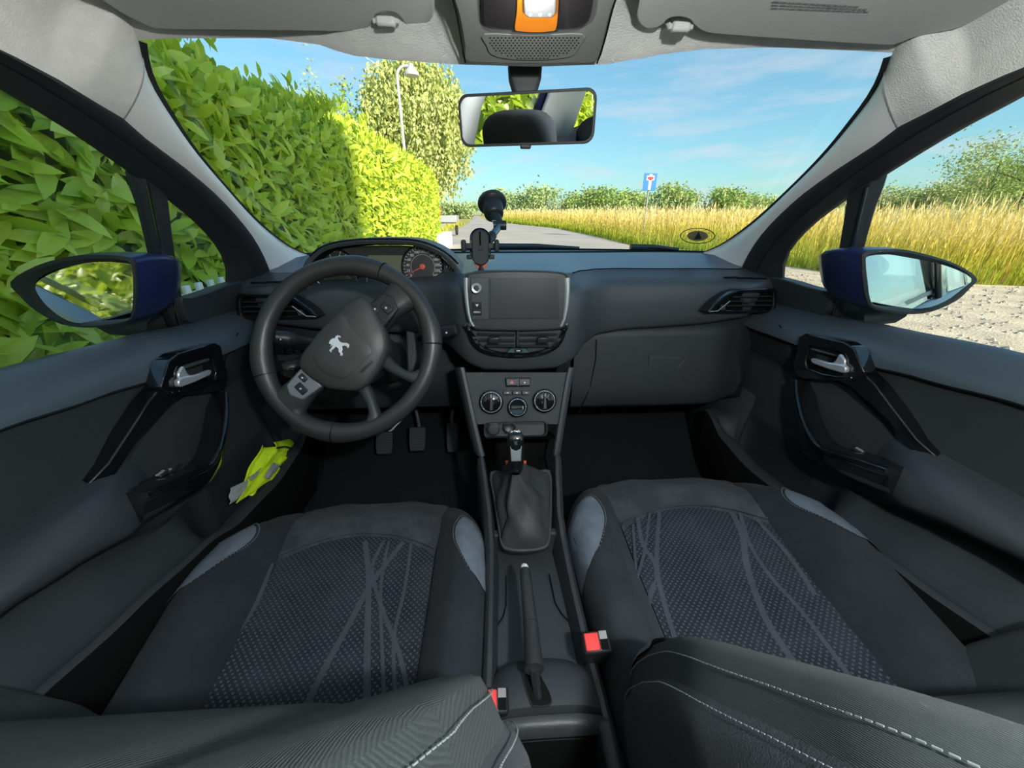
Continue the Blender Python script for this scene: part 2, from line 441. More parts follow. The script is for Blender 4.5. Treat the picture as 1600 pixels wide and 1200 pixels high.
# low white garden wall and pale fence by the hedge
o = MB().box((-1.62, 14.0, 0.22), (0.32, 2.2, 0.46)).build('garden_wall', 'white_render', bevel=0.01); tag(o, 'low white rendered garden wall at the far end of the hedge', 'wall')
fn = thing('picket_fence', 'pale slatted fence low against the hedge ahead of the left wing mirror', 'fence', (-1.51, 2.4, 0))
for yy in [1.75+0.085*k for k in range(12)]:
    MB().box((-1.50, yy, 0.44), (0.02, 0.035, 0.72)).build('picket', 'fence_white', fn, bevel=0.004)
for zz in (0.22, 0.74): MB().box((-1.517, 2.25, zz), (0.02, 1.2, 0.045)).build('rail', 'fence_white', fn, bevel=0.004)

# ---------------------------------------------------------------- trees
def crown(mb, c, R3, n, L, rs, droop=0.0, clump=26, tone=0.5, spread=0.24):
    """leaf sprays clustered towards the outside of an ellipsoid"""
    for k in range(clump):
        while True:
            q = V((rs.uniform(-1, 1), rs.uniform(-1, 1), rs.uniform(-1, 1)))
            if 0.25 < q.length < 1: break
        q = q*(0.55+0.4*rs.random())/max(0.5, q.length)
        cc = V((c[0]+q.x*R3[0], c[1]+q.y*R3[1], c[2]+q.z*R3[2])); tn = rs.gauss(tone, 0.12)
        for j in range(n//clump):
            p = cc+V((rs.gauss(0, R3[0]*spread), rs.gauss(0, R3[1]*spread), rs.gauss(0, R3[2]*spread)))
            d = V((rs.gauss(0, 1), rs.gauss(0, 1), rs.gauss(0, 0.7)-droop)).normalized(); x = d.cross(V((rs.gauss(0, 1), rs.gauss(0, 1), rs.gauss(0.6, 1)))).normalized()
            l = L*rs.uniform(0.6, 1.3)
            mb.add([p, p+d*l*0.5+x*l*0.32, p+d*l, p+d*l*0.5-x*l*0.32], [(0, 1, 2, 3)]); mb.tone.append(max(0, min(1, rs.gauss(tn, 0.2))))
def tree(name, label, x, y, h, rx, m, n=2200, L=0.22, seed=0, trunk=0.1, ry=None, low=0.06, group=None, shape=1.0, droop=0.2, clump=26, barkm='bark'):
    rs = random.Random(seed); t = thing(name, label, 'tree' if 'bush' not in name else 'bush', (x, y, 0), group)
    mb = MB(); top = h*0.8
    pts = [V((x, y, -0.05)), V((x+rs.gauss(0, 0.08), y, h*0.3)), V((x+rs.gauss(0, 0.15), y, top))]
    mb.tube(spline(pts, 4), [trunk*(1-0.085*i) for i in range(9)], 7)
    for k in range(7):
        a = rs.uniform(0, 6.28); z0 = h*rs.uniform(0.2, 0.6); L_ = rx*rs.uniform(0.5, 0.85)
        mb.tube(spline([V((x, y, z0)), V((x+math.cos(a)*L_*0.5, y+math.sin(a)*L_*0.5, z0+h*0.12)), V((x+math.cos(a)*L_, y+math.sin(a)*L_, z0+h*0.2))], 3), [trunk*0.4*(1-0.13*i) for i in range(7)], 5)
    mb.build('trunk', barkm, t, smooth=60)
    cb = MB(); cb.tone = []; zc = h*(0.5+low/2); crown(cb, (x, y, zc), (rx, ry or rx, h*(1-low)/2*shape), n, L, rs, droop, clump)
    cb.build('crown', m, t, smooth=0, fixn=False, kind='stuff')
    return t
G = 'trees along the far edge of the meadow'
def at_tree(px, y, toppx, w, lab, m, seed, n=1500, L=None, name='broadleaf_tree', group=None, low=0.0, clump=26):
    p = P(px, toppx, y=y); h = p.z; rx = w*0.5*(y*1.05)/FPX
    tree(name, lab, p.x, y, h, rx, m, n*3, L or 0.0062*y, seed, 0.03*h, None, low, group, clump=clump)
# far line behind the road and meadow, left to right
at_tree(775, 125, 297, 36, 'small pale tree at the far end of the road, beside the phone holder', 'far_leaf', 21, 1000)
at_tree(840, 80, 292, 66, 'round green tree on the horizon right of the phone holder', 'far_leaf', 22, 1400)
at_tree(808, 105, 300, 50, 'low hazy tree on the horizon between two rounder trees', 'far_leaf', 23, 900)
at_tree(905, 93, 303, 44, 'low tree at the left end of the middle clump on the horizon', 'tree_leaf', 24, 1100)
at_tree(945, 75, 293, 62, 'tallest tree in the middle clump left of the blue sign', 'tree_leaf', 25, 1500)
at_tree(988, 100, 298, 46, 'bushy tree directly left of the blue road sign', 'tree_leaf', 26, 1200)
at_tree(1055, 70, 290, 66, 'rounded tree directly right of the blue road sign', 'tree_leaf', 27, 1500)
at_tree(1132, 60, 295, 56, 'lone dome shaped tree above the oval windscreen sticker', 'tree_leaf', 28, 1500)
at_tree(1335, 50, 320, 50, 'low tree showing through the small right quarter window', 'tree_leaf', 37, 900)
at_tree(1385, 44, 287, 84, 'pale rounded tree beside the right window divider', 'olive_leaf', 29, 1800)
at_tree(1432, 62, 297, 60, 'lower pale tree in the middle of the right door window', 'olive_leaf', 30, 1500)
at_tree(1480, 38, 290, 70, 'loose olive tree right of centre in the right door window', 'olive_leaf', 31, 1700)
at_tree(1528, 54, 268, 92, 'tall dense tree in the right door window', 'tree_leaf', 32, 2200)
at_tree(1580, 30, 222, 120, 'tallest tree at the right edge, ragged top', 'olive_leaf', 33, 2600, clump=34)
at_tree(1640, 21, 230, 150, 'broad tree cut by the right edge of the view', 'tree_leaf', 34, 2400)
at_tree(720, 70, 318, 60, 'pale bushy tree closing the end of the road', 'far_leaf', 35, 1200)
at_tree(1180, 84, 305, 70, 'low tree behind the foot of the right windscreen pillar', 'tree_leaf', 36, 900)
at_tree(1255, 60, 310, 90, 'low spreading tree behind the right windscreen pillar', 'tree_leaf', 38, 900)

# the big drooping birch behind the hedge
rs = random.Random(5); BX, BY = -3.9, 25.0
bt = thing('weeping_birch', 'big pale green birch with hanging twigs behind the street lamp', 'tree', (BX, BY, 0))
mb = MB(); mb.tube(spline([V((BX, BY, -0.05)), V((BX+0.15, BY, 3)), V((BX-0.1, BY, 6)), V((BX, BY, 9.3))], 4), [0.24*(1-0.07*i) for i in range(13)], 8)
limbs = []
for k in range(22):
    a = rs.uniform(0, 6.28); z0 = rs.uniform(2.2, 7.6); L_ = rs.uniform(1.5, 3.3)*(1-0.35*abs(z0-5)/4)
    e = V((BX+math.cos(a)*L_, BY+math.sin(a)*L_, z0+rs.uniform(0.6, 1.6)))
    q = spline([V((BX, BY, z0)), V((BX, BY, z0)).lerp(e, 0.55)+V((0, 0, 0.25)), e], 4); limbs.append(q)
    mb.tube(q, [0.07*(1-0.1*i) for i in range(9)], 5)
mb.build('trunk', 'birch_bark', bt, smooth=60)
cb = MB(); cb.tone = []
for k in range(1500):
    # a hanging strand of small leaves
    while True:
        q = V((rs.uniform(-1, 1), rs.uniform(-1, 1), rs.uniform(-0.9, 1)))
        if q.length < 1: break
    rr = 3.1*(1-0.25*max(0, q.z)); p = V((BX+q.x*rr, BY+q.y*rr, 6.0+q.z*3.3)); tn = rs.gauss(0.5, 0.18); ln = rs.uniform(0.7, 2.0)
    if p.z-ln < 1.2: ln = max(0.3, p.z-1.2)
    for j in range(int(ln*13)):
        s_ = p+V((rs.gauss(0, 0.09), rs.gauss(0, 0.09), -ln*rs.random())); d = V((rs.gauss(0, 0.5), rs.gauss(0, 0.5), -1)).normalized(); x = d.cross(V((rs.gauss(0, 1), rs.gauss(0, 1), 0.1))).normalized(); l = rs.uniform(0.15, 0.27)
        cb.add([s_, s_+d*l*0.5+x*l*0.3, s_+d*l, s_+d*l*0.5-x*l*0.3], [(0, 1, 2, 3)]); cb.tone.append(max(0, min(1, rs.gauss(tn, 0.2))))
cb.build('hanging_foliage', 'birch_leaf', bt, smooth=0, fixn=False, kind='stuff')
tree('broadleaf_tree', 'dark small tree peeking out left of the big birch', P(545, 140, y=24).x, 24, P(545, 128, y=24).z, 0.9, 'tree_leaf', 1100, 0.2, 41, 0.09, low=0.3)
tree('spire_conifer', 'thin pointed conifer tip rising over the hedge', P(487, 140, y=16).x, 16, P(487, 104, y=16).z, 0.35, 'far_leaf', 700, 0.12, 42, 0.05, low=0.3)

# ---------------------------------------------------------------- street lamp
lp = P(629, 205, y=16); t = thing('street_lamp', 'grey street lamp with curved neck and bell shaped head over the hedge', 'street lamp', (lp.x, 16, 0))
tp = P(622, 103, y=16).z-0.28
arc = [V((lp.x, 16, 0)), V((lp.x, 16, tp-0.3))]+[V((lp.x+0.32-0.32*math.cos(a), 16, tp+0.32*math.sin(a)*0.9)) for a in [rad(20*k) for k in range(0, 7)]]
mb = MB(); mb.tube(arc, [0.055]+[0.045]*(len(arc)-1), 8); mb.build('pole', 'lamp_grey', t)
e = arc[-1]; mb = MB(); mb.lathe([(0.02, 0.12), (0.06, 0.1), (0.10, 0.0), (0.22, -0.12), (0.25, -0.2), (0.24, -0.23), (0.0, -0.23)], e, (0, 0, 1), 16); mb.build('lamp_head', 'lamp_grey', t)

# ---------------------------------------------------------------- dead-end road sign
sc = P(1015.5, 284.5, y=18); t = thing('road_sign', 'square blue dead end road sign on a thin pole in the meadow', 'road sign', (sc.x, 18.03, 0))
MB().tube([V((sc.x, 18.05, -0.04)), V((sc.x, 18.05, sc.z+0.2))], 0.03, 8).build('pole', 'pole_grey', t)
MB().box((sc.x, 18.0, sc.z), (0.56, 0.02, 0.66)).build('sign_plate', 'sign_blue', t, bevel=0.006)
MB().box((sc.x, 17.985, sc.z-0.09), (0.11, 0.008, 0.40)).build('stem_bar', 'sign_white', t)
mb = MB(); mb.box((sc.x, 17.985, sc.z+0.15), (0.32, 0.008, 0.17)); mb.box((sc.x, 17.985, sc.z+0.26), (0.11, 0.008, 0.07)); mb.build('cross_bar_border', 'sign_white', t)
MB().box((sc.x, 17.978, sc.z+0.15), (0.26, 0.008, 0.10)).build('cross_bar', 'sign_red', t)

# ---------------------------------------------------------------- parked trailer beyond the hedge, red marker, bicycle-like bits
tc0 = P(700, 341, y=21); t = thing('flatbed_trailer', 'grey flatbed trailer parked on the verge past the hedge', 'trailer', (tc0.x, 21, 0))
MB().box((tc0.x-0.1, 21, 0.78), (1.15, 1.8, 0.30)).build('bed', 'trailer_steel', t, bevel=0.02)
for sx in (-1, 1): MB().lathe([(0.0, -0.06), (0.2, -0.06), (0.24, -0.03), (0.24, 0.03), (0.2, 0.06), (0.0, 0.06)], (tc0.x-0.1+sx*0.5, 21, 0.25), (1, 0, 0), 14).build('wheel', 'tyre', t)
MB().tube([V((tc0.x-0.1, 20.2, 0.55)), V((tc0.x-0.1, 19.0, 0.45))], 0.035, 6).build('drawbar', 'trailer_steel', t)
MB().box((tc0.x-0.1, 21, 0.6), (0.9, 1.5, 0.06)).build('axle_frame', 'trailer_steel', t)
rp = P(686, 330, y=24); t = thing('marker_post', 'small red marker board standing by the grey trailer', 'marker', (rp.x, 24, 0))
MB().box((rp.x, 24, rp.z), (0.22, 0.03, 0.40)).build('board', 'sign_red', t); MB().tube([V((rp.x, 24.03, 0)), V((rp.x, 24.03, rp.z))], 0.025, 6).build('post', 'pole_grey', t)

# ---------------------------------------------------------------- tall dry grass of the meadow
def edge_x(y): return pw(y, [(4.0, 22), (5.4, 13), (6.0, 9.2), (6.6, 7.2), (8.7, 6.7), (13.1, 6.15), (15, 5.2), (19, 5.2), (29, 4.9), (40, 2.6), (50, 0.3), (70, -0.7)])
mb = MB(); mb.tone = []; rs = random.Random(17)
def blade(p, h, w, tone, lean, head):
    a = rs.uniform(0, 6.28); u = V((math.cos(a), math.sin(a), 0)); ld = V((rs.gauss(0, lean), rs.gauss(0, lean), 0))
    m_ = p+V((0, 0, h*0.55))+ld*h*0.3; tpt = p+V((0, 0, h))+ld*h
    mb.add([p-u*w, p+u*w, m_+u*w*0.8, m_-u*w*0.8, tpt], [(0, 1, 2, 3), (3, 2, 4)]); mb.tone += [tone*0.55, tone]
    if head:
        q = tpt; hw = w*rs.uniform(1.2, 2.0); hh = h*rs.uniform(0.09, 0.16); dd = (V((0, 0, 1))+ld*1.5).normalized()
        mb.add([q-dd*hh*0.4, q+u*hw, q+dd*hh, q-u*hw], [(0, 1, 2, 3)]); mb.tone.append(min(1, tone*1.1+0.12))
cnt = 0
while cnt < 34000:
    r = rs.random()
    y = 5.2+ (rs.random()**1.7)*60; ex = edge_x(y)
    x = ex+ (rs.random()**1.8)*(9+y*0.9)
    if x > 42: continue
    v = V((x, y, 0.5))-CAM; dz = v.dot(cF)
    inset = x-ex if y > 6.2 else (y-5.0)
    d = math.hypot(x, y); k = min(1, (x-ex)/1.6) if y > 7 else min(1, math.hypot(max(0, x-ex), 0)/1.4)
    patch = noise.noise(V((x*0.22, y*0.22, 1)))
    h = lerp(0.35, 1.12, k)*(1+0.18*patch)*rs.uniform(0.72, 1.12)
    tone = lerp(0.15, 0.62, k)+0.18*patch+rs.gauss(0, 0.13)
    w = 0.0035*max(1, d/6)
    tall = rs.random() < 0.05 and k > 0.6
    if tall: h *= rs.uniform(1.12, 1.32); tone = 0.9
    blade(V((x, y, -0.04)), h, w, max(0.02, min(0.98, tone)), 0.13, rs.random() < 0.35 or tall); cnt += 1
# verge weeds left of the road
for i in range(2500):
    y = rs.uniform(15.3, 40); x = rs.uniform(-8, -2.6+max(0, (y-20)*0.01)); blade(V((x, y, -0.01)), rs.uniform(0.1, 0.35), 0.006*max(1, y/8), rs.uniform(0.1, 0.8), 0.3, False)
o = mb.build('meadow_grass', 'dry_grass', smooth=0, fixn=False); tag(o, 'tall golden seeding grass, greener at the foot, filling the meadow', 'grass', kind='stuff')

# ---------------------------------------------------------------- buildings behind the car (boarded one in the mirrors; tall one added out of view to shade car and hedge)
sd = V((math.sin(SUN_AZ), math.cos(SUN_AZ), 0)); sp_ = V((-sd.y, sd.x, 0))
hc_ = sd*24+sp_*(-0.1); Rz = Matrix((sp_, -sd, V((0, 0, 1)))).transposed()
hs = thing('added_shade_tower', 'added tall narrow cream block far behind the car, outside the view, shading car and hedge', 'house', tuple(hc_))
MB().box(hc_+V((0, 0, 7.1)), (4.95, 6.0, 14.2), Rz).build('wall', 'white_render', hs)
mb = MB(); mb.prism([hc_+Rz @ V(q) for q in ((-2.475, -3.1, 14.2), (2.475, -3.1, 14.2), (0, -3.1, 15.2))], -sd*0+Rz @ V((0, 6.2, 0))); mb.build('roof', 'roof_tile', hs)
for k in range(5):
    for j in (-1, 1):
        w = MB().box(hc_+Rz @ V((j*1.1, 3.02, 1.6+2.4*k)), (0.9, 0.06, 1.3), Rz).build('window_frame', 'fence_white', hs); MB().box(hc_+Rz @ V((j*1.1, 3.04, 1.6+2.4*k)), (0.76, 0.05, 1.16), Rz).build('pane', 'smoked_pane', w)
bh = thing('boarded_house', 'white weatherboarded house behind the car, bright in the rear-view mirror', 'house', (-6.4, -13, 0))
MB().box((-6.1, -13.5, 2.2), (4.2, 9.0, 4.4)).build('wall', 'white_render', bh)
for k in range(18): MB().box((-3.985, -13.5, 0.2+k*0.24), (0.03, 9.0, 0.21), Matrix.Rotation(rad(5), 3, 'Y')).build('board', 'house_board', bh)
for k in range(18): MB().box((-6.1, -8.985, 0.2+k*0.24), (4.2, 0.03, 0.21), Matrix.Rotation(rad(5), 3, 'X')).build('board', 'house_board', bh)
mb = MB(); mb.prism([V((-8.5, -8.8, 4.4)), V((-3.7, -8.8, 4.4)), V((-6.1, -8.8, 6.2))], (0, -9.4, 0)); mb.build('roof', 'roof_tile', bh)

# ================================================================ materials: car
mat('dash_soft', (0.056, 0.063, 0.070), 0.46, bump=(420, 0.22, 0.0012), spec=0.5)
mat('dash_top_sky_tint', (0.080, 0.105, 0.140), 0.36, bump=(300, 0.30, 0.0012), spec=0.6)  # paler and bluer than the fascia: sky light painted into the base colour
mat('dash_hard', (0.033, 0.038, 0.042), 0.48, bump=(500, 0.2, 0.001), spec=0.45)
mat('lower_trim', (0.030, 0.036, 0.040), 0.60, bump=(500, 0.25, 0.001), spec=0.35)
mat('door_pad', (0.055, 0.070, 0.082), 0.40, bump=(380, 0.25, 0.0012), spec=0.5)
mat('door_cloth', (0.024, 0.029, 0.030), 0.85, bump=(700, 0.4, 0.001), spec=0.2)
mat('armrest_skin', (0.034, 0.040, 0.045), 0.5, bump=(420, 0.25, 0.0012))
mat('carpet', (0.016, 0.018, 0.019), 1.0, bump=(900, 0.6, 0.003), spec=0.1)
mat('piano_black', (0.006, 0.007, 0.008), 0.06, spec=0.6, coat=0.6)
mat('black_plastic', (0.016, 0.017, 0.018), 0.42)
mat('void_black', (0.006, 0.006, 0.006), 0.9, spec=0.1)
mat('rubber', (0.022, 0.024, 0.026), 0.62, bump=(200, 0.1, 0.001))
mat('seal_rubber', (0.020, 0.022, 0.026), 0.55)
mat('headliner', (0.80, 0.775, 0.725), 0.95, bump=(520, 0.5, 0.0016), var=(60, 0.05), spec=0.15)
mat('pillar_plastic', (0.88, 0.88, 0.86), 0.45, bump=(260, 0.12, 0.001), spec=0.4)
mat('visor_vinyl', (0.74, 0.73, 0.69), 0.75, bump=(500, 0.2, 0.001), spec=0.25)
mat('visor_clip', (0.45, 0.44, 0.42), 0.4)
mat('pod_silver', (0.20, 0.21, 0.235), 0.32, metal=0.25)
mat('console_grey', (0.22, 0.217, 0.205), 0.6, bump=(400, 0.15, 0.001))
mat('amber_lens', (0.55, 0.15, 0.008), 0.25, emis=((1.0, 0.36, 0.04), 0.06))
mat('fill_lens', (0.85, 0.85, 0.82), 0.4, emis=((0.95, 0.98, 1.0), 1.5))
mat('smoked_lens', (0.03, 0.026, 0.026), 0.12, coat=0.4)
mat('satin_chrome', (0.62, 0.64, 0.66), 0.22, metal=0.55)
mat('dark_chrome', (0.30, 0.31, 0.32), 0.22, metal=1.0)
mat('bright_chrome', (0.80, 0.81, 0.82), 0.25, metal=0.35)
mat('brushed_steel', (0.40, 0.41, 0.42), 0.35, metal=1.0)
mat('mirror_glass', (0.92, 0.94, 0.94), 0.01, metal=1.0)
mat('car_paint', (0.016, 0.024, 0.085), 0.32, metal=0.1, coat=0.15, spec=0.4)
mat('frit', (0.012, 0.013, 0.014), 0.5)
mat('wheel_leather', (0.030, 0.030, 0.030), 0.40, bump=(260, 0.25, 0.0012), spec=0.55)
mat('airbag_skin', (0.042, 0.041, 0.040), 0.46, bump=(420, 0.25, 0.001))
mat('screen_glass', (0.040, 0.038, 0.040), 0.25, spec=0.4)
mat('lcd_olive', (0.16, 0.17, 0.11), 0.35)
mat('dial_face', (0.030, 0.031, 0.032), 0.35)
mat('print_white', (0.75, 0.76, 0.76), 0.5)
mat('print_grey', (0.30, 0.31, 0.32), 0.6)
mat('needle_red', (0.70, 0.10, 0.06), 0.4)
mat('accent_red', (0.62, 0.10, 0.05), 0.4)
mat('belt_red', (0.85, 0.05, 0.05), 0.4)
mat('ivory', (0.80, 0.85, 0.78), 0.4)
mat('gaiter_leather', (0.045, 0.047, 0.049), 0.38, bump=(180, 0.35, 0.0015))
mat('stitch', (0.19, 0.22, 0.22), 0.8)
mat('seat_patch', (0.15, 0.18, 0.215), 0.85, bump=(300, 0.4, 0.001), var=(40, 0.15))
mat('vest_yellow', (0.74, 0.98, 0.02), 0.7, bump=(90, 0.4, 0.004), emis=((0.6, 0.9, 0.0), 0.0))
mat('reflective_grey', (0.40, 0.41, 0.42), 0.5)
mat('vest_trim', (0.02, 0.02, 0.02), 0.8)
mat('sticker_tan', (0.45, 0.38, 0.16), 0.6)
mat('sticker_dark', (0.03, 0.03, 0.05), 0.6)
glass_mat('car_glass', refl=0.035); glass_mat('side_glass', (0.96, 0.98, 0.97), 0.045)

def fabric(name, base, dot=None, dotscale=190, stain=0.0, weave=0):
    m = bpy.data.materials.new(name); m.use_nodes = True; MATS[name] = m
    n = m.node_tree.nodes; l = m.node_tree.links; b = n['Principled BSDF']
    b.inputs['Roughness'].default_value = 0.9; b.inputs['Specular IOR Level'].default_value = 0.2; b.inputs['Sheen Weight'].default_value = 0.04
    t = n.new('ShaderNodeTexCoord')
    z = n.new('ShaderNodeTexNoise'); z.inputs['Scale'].default_value = 14; z.inputs['Detail'].default_value = 6; z.inputs['Roughness'].default_value = 0.65; l.new(t.outputs['Object'], z.inputs['Vector'])
    r = n.new('ShaderNodeValToRGB'); r.color_ramp.elements[0].position = 0.42; r.color_ramp.elements[1].position = 0.72
    r.color_ramp.elements[0].color = (*base, 1); r.color_ramp.elements[1].color = (*[c+stain*k for c, k in zip(base, (0.9, 1.0, 1.05))], 1)
    l.new(z.outputs['Fac'], r.inputs[0]); col = r.outputs[0]
    f = n.new('ShaderNodeTexNoise'); f.inputs['Scale'].default_value = 900; f.inputs['Detail'].default_value = 2; l.new(t.outputs['Object'], f.inputs['Vector'])
    bp = n.new('ShaderNodeBump'); bp.inputs['Strength'].default_value = 0.5; bp.inputs['Distance'].default_value = 0.0012; hgt = f.outputs['Fac']
    if weave:
        w = n.new('ShaderNodeTexWave'); w.wave_type = 'BANDS'; w.bands_direction = 'DIAGONAL'; w.inputs['Scale'].default_value = weave; w.inputs['Distortion'].default_value = 0.6
        l.new(t.outputs['Object'], w.inputs['Vector'])
        ad = n.new('ShaderNodeMath'); ad.operation = 'ADD'; l.new(w.outputs['Fac'], ad.inputs[0]); l.new(f.outputs['Fac'], ad.inputs[1]); hgt = ad.outputs[0]
        bp.inputs['Strength'].default_value = 0.45
        mx = n.new('ShaderNodeMix'); mx.data_type = 'RGBA'; mx.blend_type = 'MULTIPLY'; mx.inputs['Factor'].default_value = 0.30
        l.new(col, mx.inputs['A']); l.new(w.outputs['Color'], mx.inputs['B']); col = mx.outputs['Result']
    if dot:
        mp = n.new('ShaderNodeMapping'); mp.inputs['Rotation'].default_value = (0, 0, rad(45)); mp.inputs['Scale'].default_value = (dotscale, dotscale, 0.0); l.new(t.outputs['Object'], mp.inputs[0])
        v = n.new('ShaderNodeTexVoronoi'); v.inputs['Scale'].default_value = 1.0; v.inputs['Randomness'].default_value = 0.0; l.new(mp.outputs[0], v.inputs['Vector'])
        q = n.new('ShaderNodeValToRGB'); q.color_ramp.elements[0].position = 0.20; q.color_ramp.elements[0].color = (1, 1, 1, 1); q.color_ramp.elements[1].position = 0.30; q.color_ramp.elements[1].color = (0, 0, 0, 1)
        l.new(v.outputs['Distance'], q.inputs[0])
        mx = n.new('ShaderNodeMix'); mx.data_type = 'RGBA'; l.new(q.outputs[0], mx.inputs['Factor']); l.new(col, mx.inputs['A']); mx.inputs['B'].default_value = (*dot, 1); col = mx.outputs['Result']
        ad = n.new('ShaderNodeMath'); ad.operation = 'ADD'; l.new(q.outputs[0], ad.inputs[0]); l.new(hgt, ad.inputs[1]); hgt = ad.outputs[0]
    l.new(hgt, bp.inputs['Height']); l.new(bp.outputs[0], b.inputs['Normal']); l.new(col, b.inputs['Base Color'])
    return m
fabric('seat_plain', (0.040, 0.046, 0.053), stain=0.040)
fabric('seat_side', (0.021, 0.026, 0.031), stain=0.010)
fabric('seat_insert', (0.017, 0.022, 0.028), dot=(0.070, 0.084, 0.098), dotscale=140, stain=0.02)
fabric('seat_line', (0.055, 0.065, 0.075), stain=0.02)
fabric('seat_weave', (0.036, 0.046, 0.046), stain=0.006, weave=420)

def side_pt(px, py, o):
    """pixel -> point on the leaning left side of the car, o metres inboard of the glass"""
    d = ray(px, py)
    t = (-(0.735-o)+0.353*(CAM.z-0.901)-CAM.x)/(d.x-0.353*d.z); return CAM+d*t

# ================================================================ shell of the car
TL, BL, BC = V((-0.489, 0.632, 1.315)), V((-0.617, 1.252, 1.002)), V((0, 1.41, 1.0))
wsn = (TL-BL).cross(BC-BL).normalized(); WS_PL = (BL, wsn)
def ws(u, v):
    b = V((0.70*u, 1.43-0.17*u*u, 0.985)); t = V((0.555*u, 0.632-0.02*u*u, 1.335))
    p = b.lerp(t, v); return p+V((0, 0.03, 0.06)).normalized()*0.03*math.sin(math.pi*v)*(1-0.6*u*u)
mb = MB(); mb.grid([[ws(-1+2*i/24, j/12) for i in range(25)] for j in range(13)])
o = mb.build('window_1', 'car_glass', smooth=60); tag(o, 'wide raked windscreen of the car', 'windscreen', kind='structure')

# frit border along pillars (black print) as a thin band just inside the glass
A_px = [(218, 64), (224, 98), (236, 130), (256, 165), (300, 232), (350, 292), (400, 345), (440, 378), (462, 391), (480, 398)]
A = spline([P(*p, pl=WS_PL) for p in A_px], 5)
B_px = [(192, 188), (230, 222), (268, 249), (307, 280), (345, 314), (383, 357), (403, 387), (415, 412), (424, 436)]
B = spline([side_pt(*p, 0.05) for p in B_px], 5)

def pillar(sg):
    f = (lambda p: p) if sg < 0 else mir
    side = 'left' if sg < 0 else 'right'
    t = thing('trim_1' if sg < 0 else 'trim_2', 'pale grey windscreen pillar trim at the %s of the windscreen' % side, 'pillar trim', f(V((-0.62, 1.1, 0.95))), kind='structure')
    # plastic part, from the fabric seam down to the dashboard
    S_px = [(219, 86), (217, 130), (208, 164), (192, 188)]
    i0 = 4
    n = 26; a = resample(A[i0:], n); b = resample(B, n); rows = []
    inw = V((0.75, -0.35, 0.1))
    for i in range(n):
        row = []
        for k in range(11):
            s_ = k/10; p = a[i].lerp(b[i], s_)
            bl = 0.026*(1-(2*s_-1)**2)*(1-0.5*i/n)
            row.append(f(p+inw*bl))
        rows.append(row)
    # foot: flare into the dashboard
    rows.append([f(a[-1].lerp(b[-1], k/10)+V((0, 0, -0.05))) for k in range(11)])
    MB().grid(rows).build('pillar_cover', 'pillar_plastic', t, smooth=60)
    # black print at the glass edge
    aa = resample(A, 30); m = MB(); rr = []
    for i, p in enumerate(aa):
        tdir = (aa[min(29, i+1)]-aa[max(0, i-1)]).normalized(); w = tdir.cross(wsn).normalized()
        if w.x < 0: w = -w
        rr.append([f(p-w*0.012), f(p+w*0.007)])
    m.grid(rr).build('glass_border', 'frit', t)
    # fabric above the seam, running back along the roof rail
    starts = [A[i0], V((-0.476, 0.612, 1.325)), V((-0.452, 0.56, 1.347)), V((-0.44, 0.5, 1.357)), V((-0.43, 0.3, 1.375)), V((-0.42, -0.3, 1.388)), V((-0.42, -1.1, 1.375))]
    ends = [side_pt(192, 188, 0.05), side_pt(153, 165, 0.05), side_pt(77, 119, 0.05), side_pt(0, 80, 0.05), V((-0.545, 0.3, 1.305)), V((-0.54, -0.3, 1.315)), V((-0.55, -1.1, 1.295))]
    st = spline(starts, 4); en = spline(ends, 4); rows = []
    for i, (p, q) in enumerate(zip(st, en)):
        row = []
        for k in range(9):
            s_ = k/8; r = p.lerp(q, s_); bl = math.sin(math.pi*s_)
            c = V((-0.012, 0, 0.016)) if i > 6 else V((0.75, -0.35, 0.1))*0.026*(1-i/7)
            bl = 4*s_*(1-s_) if i <= 6 else bl
            row.append(f(r+c*bl))
        rows.append(row)
    MB().grid(rows).build('rail_fabric', 'headliner', t, smooth=60)
    MB().tube(rows[0], 0.0012, 5).build('fabric_seam', 'print_grey', t)
    return t
trim_l = pillar(-1); trim_r = pillar(1)

# ---------------------------------------------------------------- ceiling
hd_px = [(214, 64), (300, 60), (430, 60), (500, 68), (560, 87), (620, 94), (725, 101), (832, 104), (937, 101), (985, 93), (1040, 83), (1100, 76), (1200, 74), (1300, 78), (1397, 83)]
hd = [P(*p, y=0.632) for p in hd_px]
hx = [p.x for p in hd]; hz = [p.z for p in hd]
def hdz(x):
    x = max(-0.485, min(0.485, x)); return pw(x, list(zip(hx, hz)))
rows = []
for (y, lift) in ((0.64, 0.012), (0.632, 0.0), (0.622, 0.004), (0.605, 0.014), (0.56, 0.030), (0.48, 0.045), (0.35, 0.058), (0.1, 0.072), (-0.4, 0.078), (-1.1, 0.062)):
    row = []
    wd = pw(y, [(-1.1, 0.42), (0.3, 0.43), (0.5, 0.44), (0.56, 0.452), (0.612, 0.480), (0.64, 0.506)])
    for i in range(49):
        u = -1+2*i/48; x = wd*u; k = sst(0.632, 0.40, y)
        z = lerp(hdz(x/wd*0.485), 1.317, k)+lift - 0.004*k*abs(u)**4
        row.append(V((x, y, z)))
    rows.append(row)
o = MB().grid(rows).build('ceiling', 'headliner', smooth=60); tag(o, 'grey cloth roof lining above the windscreen', 'headliner', kind='structure')

